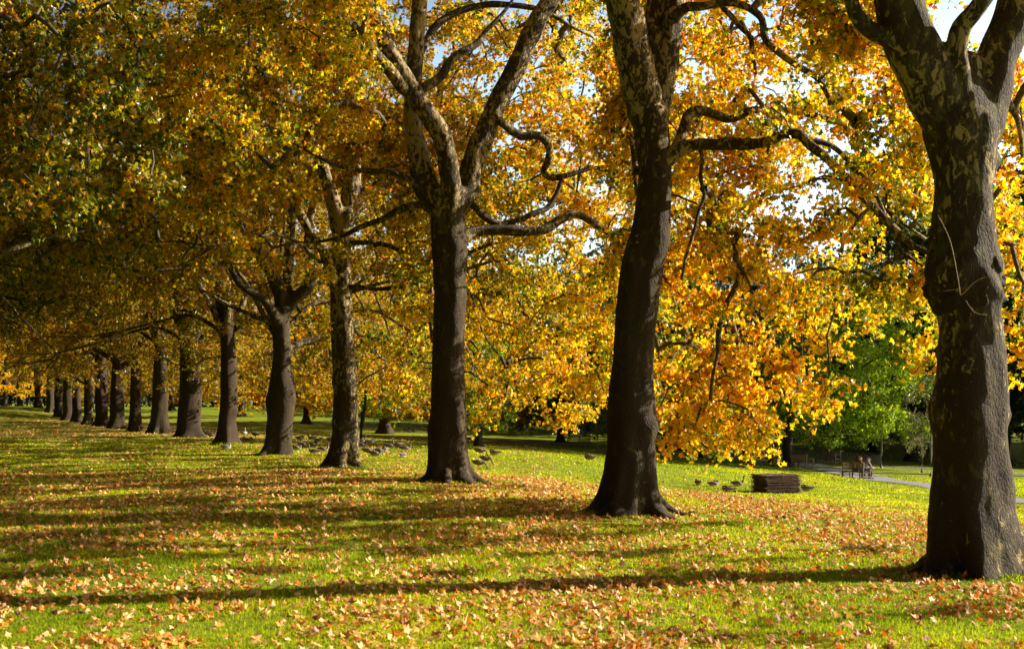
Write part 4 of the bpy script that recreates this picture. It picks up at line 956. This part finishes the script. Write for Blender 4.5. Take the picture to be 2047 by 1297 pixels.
# fallen leaves
def litter(n, y0, y1, pw, size, lobes):
    x, y = scatter(n, y0, y1, pw, 3)
    s_ = row_side(x, y)
    dn = np.interp(s_, [-40, -14, -4, 3, 7, 12, 20, 40], [.55, .75, .85, 1.0, .75, .22, .08, .04])
    cl = .62 + .42 * pnoise(np.c_[x, y, 0 * x], .8, 4) + .35 * pnoise(np.c_[x, y, 0 * x], 2.6, 9)
    front = np.interp(y, [12, 20, 30, 45], [.82, .66, .9, 1.0])
    # open lawn round the stack of boards and the path is almost bare
    keep = rnd.uniform(0, 1, n) < np.clip(dn * front * np.clip(cl, .12, 1.2), 0, 1)
    keep &= ~on_path(x, y) | (rnd.uniform(0, 1, n) < .15)
    x, y = x[keep], y[keep]; m_ = len(x); sz = size * rnd.uniform(.55, 1.15, m_)
    nr = np.c_[rnd.normal(.12, .60, m_), rnd.normal(0, .60, m_), np.ones(m_)]
    pos = np.c_[x, y, gz(x, y) + 0.020 + sz * .16 * np.hypot(nr[:, 0], nr[:, 1])]
    tint = np.clip(rnd.beta(1.1, 1.1, m_) , 0, 1)
    return pos, nr, sz, tint
P1 = litter(95000, 11.5, 48, 1.0, .13, 5); P2 = litter(120000, 48, 175, .9, .15, 3)
m1 = leaves_mesh('fallen_leaves', P1[0], P1[1], P1[2], P1[3], 5, M_fallen, curl=0.75)
m2 = leaves_mesh('fallen_leaves', P2[0], P2[1], P2[2], P2[3], 3, M_fallen, curl=0.6)
o1 = obj('fallen_leaves', m1, kind='stuff'); o2 = obj('fallen_leaves', m2, kind='stuff')

# ---------------------------------------------------------------- stacked boards
M_board = simple('weathered_boards', (0.045, 0.024, 0.017), (0.24, 0.14, 0.10), 7, 0.75, 0.3, 0.01, (0.4, 6, 6))
g = ground_at(1552, 985)
root = empty('board_stack', g, R(20), label='low stack of dark reddish boards lying on the sunlit lawn among resting geese', cat='board stack')
rs = random.Random(4)
for k in range(17):
    mb = MB(); zz = 0.035 + k * 0.046
    sh = rs.uniform(-.07, .07) - 0.004 * k
    for c_ in range(5):
        mb.box((sh + rs.uniform(-.015, .015), -0.52 + c_ * .255 + rs.uniform(-.01, .01), zz - .012 * (c_ % 2)), (1.72 + rs.uniform(-.05, .05), .235, .016), rz=rs.uniform(-.012, .012))
    for xx in (-.72, 0, .72): mb.box((sh + xx, -.01, zz + .018), (.07, 1.16, .016))
    mb.build('board_panel', M_board, root, bevel=.003)
g0 = g
# ---------------------------------------------------------------- benches
M_wood = simple('bench_teak', (0.10, 0.075, 0.05), (0.26, 0.20, 0.14), 7, 0.75, 0.3, 0.006, (8, 1, 8))
def make_bench(loc, rz, label, group='wooden park benches by the path'):
    """faces +Y in its own space, 1.8 m long"""
    root = empty('park_bench', loc, rz, label=label, cat='bench', group=group)
    for sx in (-.86, .86):
        b_ = MB(); b_.box((sx, .26, .32), (.065, .065, .64)); b_.build('leg', M_wood, root, bevel=.006)
        b_ = MB(); b_.box((sx, -.24, .46), (.065, .07, .94), rx=R(-6)); b_.build('leg', M_wood, root, bevel=.006)
        b_ = MB(); b_.box((sx, .03, .655), (.085, .62, .035)); b_.build('armrest', M_wood, root, bevel=.006)
        b_ = MB(); b_.box((sx, .01, .34), (.045, .46, .07)); b_.box((sx, .01, .16), (.04, .46, .05)); b_.build('side_rail', M_wood, root, bevel=.004)
    b_ = MB(); b_.box((0, -.25, .45), (.06, .06, .9), rx=R(-6)); b_.box((0, .24, .2), (.06, .06, .4)); b_.build('leg', M_wood, root, bevel=.006)
    b_ = MB()
    for k in range(6): b_.box((0, -.20 + k * .088, .43 - .012 * abs(k - 2.5)), (1.8, .070, .024))
    b_.box((0, .275, .385), (1.68, .03, .08)); b_.build('seat', M_wood, root, bevel=.004)
    b_ = MB(); b_.box((0, -.285, .915), (1.8, .045, .09), rx=R(-6)); b_.box((0, -.235, .52), (1.66, .04, .06), rx=R(-6))
    for k in range(22): b_.box((-.82 + k * .078, -.26, .71), (.045, .018, .34), rx=R(-6))
    b_.build('backrest', M_wood, root, bevel=.003)
    return root
gb = ground_at(1712, 956)
BR = R(-66)
make_bench(gb, BR, 'weathered wooden bench with two people on it, at the lawn edge by the path')
make_bench(ground_at(1604, 936), R(-72), 'empty wooden bench beside the dark trunk of the bright green tree')
make_bench(ground_at(1658, 926), R(120), 'dark shaded bench across the path, just left of the occupied bench')
g = P(1157, 893, 100); g[2] = gz(g[0], g[1]); make_bench(g, R(10), 'dark bench in deep shade beyond the path, left of the second trunk')

# wooden bin by the path
g = ground_at(1548, 925); root = empty('litter_bin', g, R(20), label='square brown wooden bin between the bright green tree and the hanging leaves', cat='bin')
M_bin = simple('bin_wood', (0.10, 0.05, 0.03), (0.22, 0.12, 0.07), 8, .7, .3, .004, (8, 8, 1))
b_ = MB()
for k in range(7):
    for s_ in (-.30, .30):
        b_.box((-.27 + k * .09, s_, .42), (.08, .03, .78)); b_.box((s_, -.27 + k * .09, .42), (.03, .08, .78))
b_.build('slatted_side', M_bin, root, bevel=.004)
b_ = MB(); b_.box((0, 0, .845), (.68, .68, .05)); b_.build('lid', M_bin, root, bevel=.01)
b_ = MB(); b_.box((0, 0, .40), (.55, .55, .76)); b_.build('liner', M_darkbark, root)

# low iron railing beyond the path
M_iron = simple('black_iron', (0.015, 0.016, 0.018), (0.03, 0.03, 0.03), 20, .5, .5)
a0 = P(1590, 0, 94); a1 = P(1760, 0, 88); cen = (a0 + a1) / 2; cz = float(gz(cen[0], cen[1]))
root = empty('low_railing', (cen[0], cen[1], cz), label='low dark iron railing in shade beyond the path behind the benches', cat='railing')
def rail_pt(t_, h): 
    p_ = a0 * (1 - t_) + a1 * t_; return (p_[0] - cen[0], p_[1] - cen[1], float(gz(p_[0], p_[1])) - cz + h)
for hgt in (.25, .85):
    b_ = MB(); b_.tube([(*rail_pt(t_, hgt), .014) for t_ in np.linspace(0, 1, 16)], 6); b_.build('rail', M_iron, root)
for t_ in np.linspace(0, 1, 9):
    b_ = MB(); p0, p1 = rail_pt(t_, -.05), rail_pt(t_, .95); b_.tube([(*p0, .02), (*p1, .02)], 6); b_.build('post', M_iron, root)
b_ = MB()
for t_ in np.linspace(0, 1, 80): b_.tube([(*rail_pt(t_, .1), .007), (*rail_pt(t_, .85), .007)], 4)
b_.build('bars', M_iron, root)

# ---------------------------------------------------------------- geese
def goose_mat(name, back, breast, neck):
    m, t, out = nmat(name); tc = N(t, 'ShaderNodeTexCoord'); sep = N(t, 'ShaderNodeSeparateXYZ'); t.links.new(tc.outputs['Object'], sep.inputs[0])
    nz = noise_n(t, 22, 4, .6, tc.outputs['Object']); wv = N(t, 'ShaderNodeTexWave'); wv.inputs['Scale'].default_value = 9; wv.inputs['Distortion'].default_value = 3; t.links.new(tc.outputs['Object'], wv.inputs[0])
    bk = mixc(t, wv.outputs[0], tuple(c * .6 for c in back), back)
    f = math_n(t, 'ADD', sep.outputs[2], math_n(t, 'MULTIPLY', math_n(t, 'SUBTRACT', nz.outputs[0], .5), .04))
    st = N(t, 'ShaderNodeMapRange'); st.inputs[1].default_value = .105; st.inputs[2].default_value = .155; t.links.new(f, st.inputs[0])
    c1 = mixc(t, st.outputs[0], breast, bk)
    rear = N(t, 'ShaderNodeMapRange'); rear.inputs[1].default_value = -.30; rear.inputs[2].default_value = -.24; rear.inputs[3].default_value = 1; rear.inputs[4].default_value = 0; t.links.new(sep.outputs[0], rear.inputs[0])
    c2 = mixc(t, math_n(t, 'MULTIPLY', rear.outputs[0], math_n(t, 'SUBTRACT', 1.0, st.outputs[0])), c1, (.75, .72, .68))
    p = prin(t, c2, .7, .3); bump(t, wv.outputs[0], .5, .01, p); t.links.new(p.outputs[0], out.inputs[0]); return m
MG = {'grey': goose_mat('goose_grey_brown', (.18, .125, .088), (.48, .40, .33), (0, 0, 0)), 'dark': goose_mat('goose_dark', (.075, .055, .043), (.34, .26, .2), (0, 0, 0)), 'white': goose_mat('goose_pale', (.45, .42, .40), (.7, .68, .66), (0, 0, 0))}
M_neck = simple('goose_neck', (.10, .07, .055), (.22, .16, .12), 25, .7, .2); M_neckd = simple('goose_dark_neck', (.012, .011, .01), (.03, .026, .022), 25, .7, .2)
M_beak = simple('goose_beak', (.55, .20, .08), (.65, .28, .12), 20, .45, .4); M_beakd = simple('dark_beak', (.02, .02, .02), (.04, .035, .03), 20, .45, .4)
M_wing = simple('goose_wing', (.08, .058, .042), (.25, .185, .14), 14, .7, .25, .01, (1, 5, 3))
GEO = {}
def goose_parts(pose, kind):
    """meshes (name -> mesh) of one goose, beak towards +X; one continuous surface from tail to head"""
    if (pose, kind) in GEO: return GEO[(pose, kind)]
    stand = pose in ('graze', 'stand', 'tuckstand'); zb = .30 if stand else .13
    spine = [(-.36, 0, zb + .055, .012, .6), (-.29, 0, zb + .05, .045, .8), (-.18, 0, zb + .03, .095, .95), (-.04, 0, zb + .015, .125, 1.0), (.09, 0, zb + .01, .122, 1.0), (.18, 0, zb + .03, .092, 1.0)]
    if pose == 'graze': nk = [(.25, 0, zb + .03, .052, 1), (.31, 0, zb - .04, .034, 1), (.355, 0, zb - .13, .027, 1), (.385, 0, zb - .205, .030, 1), (.42, 0, zb - .245, .034, .9), (.45, 0, zb - .265, .018, .8)]
    elif pose in ('stand', 'up'): nk = [(.235, 0, zb + .09, .055, 1), (.26, 0, zb + .17, .036, 1), (.27, 0, zb + .26, .027, 1), (.275, 0, zb + .325, .028, 1), (.30, 0, zb + .365, .036, .9), (.345, 0, zb + .362, .022, .8)]
    else: nk = [(.225, 0, zb + .085, .055, 1), (.215, .03, zb + .135, .040, 1), (.15, .055, zb + .155, .034, 1), (.08, .06, zb + .150, .034, 1), (.03, .055, zb + .135, .022, .9)]
    allp = spine + nk
    c = catmull(allp, 44); mb = MB(); mb.tube(c[:, :4], 18, ell=c[:, 4])
    d = {'body': (mb.mesh('body', [MG[kind]], True), )}
    d = {'body': mb.mesh('body', MG[kind], True)}
    # neck feathering: a thin sleeve over the neck and head
    mb = MB(); cn = catmull([(p_[0], p_[1], p_[2], p_[3] + .004) for p_ in nk], 22); mb.tube(cn, 14); d['neck_plumage'] = mb.mesh('neck_plumage', M_neckd if kind == 'dark' else (M_neck if kind == 'grey' else MG['white']), True)
    # folded wings
    for s_ in (1, -1):
        mb = MB(); mb.tube(catmull([(.15, s_ * .085, zb + .05, .02), (.08, s_ * .105, zb + .055, .062), (-.08, s_ * .098, zb + .06, .075), (-.22, s_ * .06, zb + .075, .045), (-.37, s_ * .02, zb + .085, .010)], 18), 12, ell=np.full(18, .5) if False else None)
        d['wing' if s_ == 1 else 'wing.'] = mb.mesh('wing', M_wing if kind != 'white' else MG['white'], True)
    h = np.array(nk[-1][:3]); h0 = np.array(nk[-2][:3]); dr = h - h0; dr /= np.linalg.norm(dr)
    mb = MB(); mb.tube([(*h, .017), (*(h + dr * .03), .013), (*(h + dr * .055), .004)], 8); d['beak'] = mb.mesh('beak', M_beakd if kind == 'dark' else M_beak, True)
    if stand:
        for s_ in (1, -1):
            mb = MB(); mb.tube([(.02, s_ * .05, zb - .05, .026), (0, s_ * .05, zb - .13, .012), (-.01, s_ * .05, zb - .17, .009), (.0, s_ * .05, .02, .009)], 8)
            for a_ in (-.5, 0, .5): mb.tube([(0, s_ * .05, .015, .008), (.075 * math.cos(a_), s_ * .05 + .075 * math.sin(a_), .006, .005)], 5)
            d['leg' if s_ == 1 else 'leg.'] = mb.mesh('leg', M_beak if kind != 'dark' else M_beakd, True)
    GEO[(pose, kind)] = d; return d
def goose(px, py, pose, kind, face, label, sc_=1.0, Y0=11.0):
    g = ground_at(px, py, Y0)
    root = empty('goose' , g, R(face), label=label, cat='goose', group='geese on the lawn')
    root.scale = (sc_,) * 3
    for nm, me in goose_parts(pose, kind).items(): obj(nm.rstrip('.'), me, root)
    return root
GE = [
 (1475,972,'up','grey',0,'goose sitting with its neck stretched up, just left of the board stack'),
 (1456,984,'tuck','grey',170,'goose resting with head tucked, between the upright one and the board stack'),
 (1427,973,'tuck','grey',20,'rounded resting goose, second from the left in the group left of the board stack'),
 (1396,970,'tuck','grey',100,'small resting goose seen end-on, leftmost of the group by the board stack'),
 (1613,982,'tuck','grey',160,'lone goose resting just right of the board stack'),
 (1179,926,'tuckstand','grey',175,'lone goose standing with its head turned back, left of the second trunk'),
 (957,938,'graze','grey',-15,'goose grazing nearest the third trunk, lowest of the four there'),
 (971,929,'graze','grey',-30,'goose grazing just behind the lowest one right of the third trunk'),
 (960,912,'graze','grey',-10,'goose grazing in shade edge at the upper left of the four by the third trunk'),
 (989,910,'tuck','grey',170,'goose resting at the upper right of the four by the third trunk'),
 (806,915,'tuck','grey',70,'small resting goose alone on the leaves, nearest the third trunk on its left'),
 (811,901,'up','grey',5,'resting goose with raised head, rightmost between the third and fourth trunks'),
 (795,900,'stand','grey',185,'large goose standing side-on beside the one with raised head'),
 (781,896,'tuck','dark',0,'dark goose lying flat behind the large standing one'),
 (770,903,'tuck','grey',95,'resting goose seen end-on amid the geese between third and fourth trunks'),
 (736,912,'graze','grey',5,'large brown goose stooping right beside the fourth trunk'),
 (751,912,'tuck','dark',0,'black goose lying next to the large brown one'),
 (758,905,'up','dark',10,'dark-necked goose with head up behind the black lying one'),
 (724,894,'tuck','dark',0,'dark goose lying close to the right side of the fourth trunk'),
 (722,885,'up','grey',30,'small goose with head up behind the dark one at the fourth trunk'),
 (742,887,'tuck','white',10,'pale resting goose at the far edge of the leaf carpet'),
 (593,900,'tuck','grey',5,'resting goose touching the right side of the fifth trunk'),
 (606,893,'tuck','grey',10,'resting goose just behind the one by the fifth trunk'),
 (600,879,'tuck','dark',0,'dark goose lying farthest back beside the fifth trunk'),
 (624,879,'up','grey',170,'small goose with neck raised at the shade edge between fourth and fifth trunks'),
 (637,884,'tuck','grey',20,'plump goose resting below the shade edge between fourth and fifth trunks'),
 (625,893,'tuck','dark',0,'dark goose lying in the middle between fourth and fifth trunks'),
 (628,907,'up','grey',170,'goose crouching lowest between fourth and fifth trunks'),
 (646,903,'up','grey',0,'goose with a long raised neck just left of the fourth trunk'),
 (659,888,'stand','grey',90,'goose standing end-on at the left edge of the fourth trunk'),
 (511,876,'stand','dark',178,'black-necked goose standing just left of the fifth trunk'),
 (497,883,'tuck','dark',10,'black goose lying between fifth and sixth trunks'),
 (483,882,'tuck','white',0,'white and dark goose lying beside the sixth trunk'),
 (489,875,'stand','white',95,'pale goose preening upright behind the white one by the sixth trunk'),
 (452,898,'tuck','white',5,'pale goose asleep on the leaves in front of the sixth trunk'),
 (416,870,'up','dark',178,'dark-necked goose with its head up, between sixth and seventh trunks'),
 (424,874,'tuck','grey',0,'resting goose lowest between sixth and seventh trunks'),
 (407,866,'up','dark',185,'dark-necked goose touching the right side of the seventh trunk'),
 (284,864,'up','grey',175,'brown goose sitting at the foot of the ninth trunk'),
 (812,863,'up','dark',0,'distant dark goose, leftmost of three on the bright strip of lawn'),
 (818,864,'tuck','dark',0,'distant dark goose, middle one of three on the bright strip of lawn'),
 (829,863,'up','dark',0,'distant dark goose, right one of three on the bright strip of lawn'),
 (843,862,'stand','white',90,'distant white bird standing right of the three dark geese'),
]
for a_ in GE: goose(*a_, sc_=.92)

# ---------------------------------------------------------------- people
def skin_mesh(name, nodes, edges, mat, parent, sub=2):
    me = bpy.data.meshes.new(name); me.from_pydata([n_[:3] for n_ in nodes], edges, []); me.materials.append(mat)
    o = obj(name, me, parent)
    md = o.modifiers.new('skin', 'SKIN'); md.use_smooth_shade = True
    for k, sv in enumerate(me.skin_vertices[0].data if len(me.skin_vertices) else []): pass
    return o, me
def skinned(name, nodes, edges, mat, parent, sub=2):
    bm = bmesh.new(); lay = bm.verts.layers.skin.verify(); vs = []
    for k, n_ in enumerate(nodes):
        v_ = bm.verts.new(n_[:3]); rx_, ry_ = (n_[3], n_[4]) if len(n_) > 4 else (n_[3], n_[3]); v_[lay].radius = (rx_, ry_); v_[lay].use_root = (k == 0); vs.append(v_)
    for a_, b_ in edges: bm.edges.new((vs[a_], vs[b_]))
    me = bpy.data.meshes.new(name); bm.to_mesh(me); bm.free(); me.materials.append(mat)
    o = obj(name, me, parent); md = o.modifiers.new('skin', 'SKIN'); md.use_smooth_shade = True
    sb = o.modifiers.new('sub', 'SUBSURF'); sb.levels = 2; sb.render_levels = 2
    return o
M_skin = simple('skin', (.50, .30, .21), (.56, .35, .25), 10, .55, .4)
def sitter(loc, rz, lean, label, coat, trous, hairc, side=1):
    """seated person facing +Y, seat at z .45, feet on the ground"""
    root = empty('person', loc, rz, label=label, cat='person')
    L_ = lean; hd = (0, .02 + .62 * L_, 1.17 - .25 * L_)
    nodes = [(0, 0, .52, .135, .11), (0, .10 * L_ + .02, .72, .12, .095), (0, .30 * L_ + .02, .93, .14, .10), (0, .42 * L_ + .02, 1.03, .055), (0, .47 * L_ + .02, 1.08, .052),
        (hd[0], hd[1] + .01, hd[2] + .02, .082, .092), (hd[0], hd[1] + .03, hd[2] + .10, .075, .085)]
    edges = [(0, 1), (1, 2), (2, 3), (3, 4), (4, 5), (5, 6)]
    for s_ in (-1, 1):
        k = len(nodes); nodes += [(s_ * .17, .34 * L_ + .02, .96, .06), (s_ * .22, .40 * L_ + .10, .74, .045), (s_ * .13, .40 * L_ + .32, .62, .034), (s_ * .10, .40 * L_ + .38, .61, .028, .038), (s_ * .09, .40 * L_ + .44, .60, .020, .036)]
        edges += [(2, k), (k, k+1), (k+1, k+2), (k+2, k+3), (k+3, k+4)]
        for f_ in range(4):
            j = len(nodes); fx = s_ * (.115 - f_ * .019); l_ = (.062, .075, .070, .055)[f_]; nodes += [(fx, .40 * L_ + .475, .597, .009), (fx, .40 * L_ + .475 + l_ * .6, .585, .0085), (fx, .40 * L_ + .475 + l_ * .8, .565, .007)]
            edges += [(k+4, j), (j, j+1), (j+1, j+2)]
        j = len(nodes); nodes += [(s_ * .06, .40 * L_ + .40, .595, .011), (s_ * .045, .40 * L_ + .44, .585, .009)]; edges += [(k+3, j), (j, j+1)]
        k = len(nodes); nodes += [(s_ * .09, .06, .50, .092), (s_ * .10, .42, .51, .068), (s_ * .10, .50, .30, .055), (s_ * .10, .46, .10, .040), (s_ * .10, .50, .045, .042), (s_ * .10, .62, .035, .032)]
        edges += [(0, k), (k, k+1), (k+1, k+2), (k+2, k+3), (k+3, k+4), (k+4, k+5)]
    skinned('body', nodes, edges, M_skin, root)
    # jacket
    n2 = [(0, 0, .47, .175, .145), (0, .10 * L_ + .02, .72, .155, .125), (0, .30 * L_ + .02, .94, .170, .125), (0, .42 * L_ + .02, 1.03, .075)]; e2 = [(0, 1), (1, 2), (2, 3)]
    for s_ in (-1, 1):
        k = len(n2); n2 += [(s_ * .18, .34 * L_ + .02, .97, .078), (s_ * .235, .40 * L_ + .10, .73, .062), (s_ * .14, .40 * L_ + .30, .625, .048)]; e2 += [(2, k), (k, k+1), (k+1, k+2)]
    skinned('jacket', n2, e2, coat, root)
    n3 = [(0, 0, .50, .15, .125)]; e3 = []
    for s_ in (-1, 1):
        k = len(n3); n3 += [(s_ * .09, .07, .50, .108), (s_ * .10, .43, .512, .082), (s_ * .10, .51, .30, .070), (s_ * .10, .465, .10, .058)]; e3 += [(0, k), (k, k+1), (k+1, k+2), (k+2, k+3)]
    skinned('trousers', n3, e3, trous, root)
    n4 = [(0, hd[1] - .035, hd[2] + .09, .085), (0, hd[1] - .005, hd[2] + .15, .075), (0, hd[1] - .06, hd[2] + .0, .062)]; skinned('hair', n4, [(0, 1), (0, 2)], hairc, root)
    for s_ in (-1, 1):
        b_ = MB(); b_.tube([(s_ * .10, .44, .045, .047), (s_ * .10, .54, .045, .050), (s_ * .10, .68, .035, .040)], 10, ell=np.array([.9, .8, .6])); b_.build('shoe', M_darkbark, root, smooth=True)
    b_ = MB(); b_.tube([(0, hd[1] + .10, hd[2] + .085, .010), (0, hd[1] + .132, hd[2] + .055, .013), (0, hd[1] + .115, hd[2] + .045, .006)], 6); b_.build('nose', M_skin, root, smooth=True)
    for s_ in (-1, 1):
        b_ = MB(); b_.tube([(s_ * .032, hd[1] + .100, hd[2] + .088, .008), (s_ * .032, hd[1] + .114, hd[2] + .088, .006)], 6); b_.build('eye', M_darkbark, root, smooth=True)
        b_ = MB(); b_.tube([(s_ * .080, hd[1] + .01, hd[2] + .095, .012), (s_ * .094, hd[1] + .005, hd[2] + .07, .016), (s_ * .082, hd[1] + .01, hd[2] + .045, .009)], 6); b_.build('ear', M_skin, root, smooth=True)
    b_ = MB(); b_.tube([(-.022, hd[1] + .108, hd[2] + .02, .005), (0, hd[1] + .116, hd[2] + .018, .007), (.022, hd[1] + .108, hd[2] + .02, .005)], 6); b_.build('mouth', simple('lips', (.35, .12, .10), (.4, .15, .12), 9), root, smooth=True)
    return root
cr, sr = math.cos(BR), math.sin(BR)
def onbench(u, v_): return (gb[0] + u * cr - v_ * sr, gb[1] + u * sr + v_ * cr, gb[2] - .01)
M_mauve = simple('mauve_coat', (.20, .15, .17), (.30, .23, .25), 9, .8, .2, .004); M_brown = simple('brown_coat', (.10, .055, .03), (.20, .11, .05), 9, .8, .2, .004)
M_blk = simple('black_cloth', (.012, .012, .016), (.03, .03, .036), 9, .8, .2); M_h1 = simple('fair_hair', (.30, .18, .08), (.45, .30, .14), 30, .5, .5, .004); M_h2 = simple('grey_hair', (.25, .2, .17), (.42, .36, .32), 30, .5, .5, .004)
sitter(onbench(.58, -.02), BR, .62, 'person in mauve jacket and black trousers leaning forward on the bench', M_mauve, M_blk, M_h2)
sitter(onbench(.02, -.02), BR, .42, 'person in a brown coat sitting on the bench behind the one in mauve', M_brown, M_blk, M_h1)
M_paleblue = simple('pale_blue_cloth', (.30, .45, .62), (.42, .58, .72), 9, .8, .2)
def far_sitter(px, py, label, coat, rz):
    g = P(px, py, 195); g[2] = float(gz(g[0], g[1])) - .28; s_ = sitter(g, rz, .3, label, coat, M_blk, M_h1)
far_sitter(489, 834, 'tiny far-off person in pale blue sitting on the lawn beside a far trunk', M_paleblue, R(200))
far_sitter(521, 834, 'tiny far-off person in grey-mauve sitting on the lawn left of the fifth trunk', simple('grey_mauve_cloth', (.35, .30, .42), (.5, .42, .5), 9), R(160))
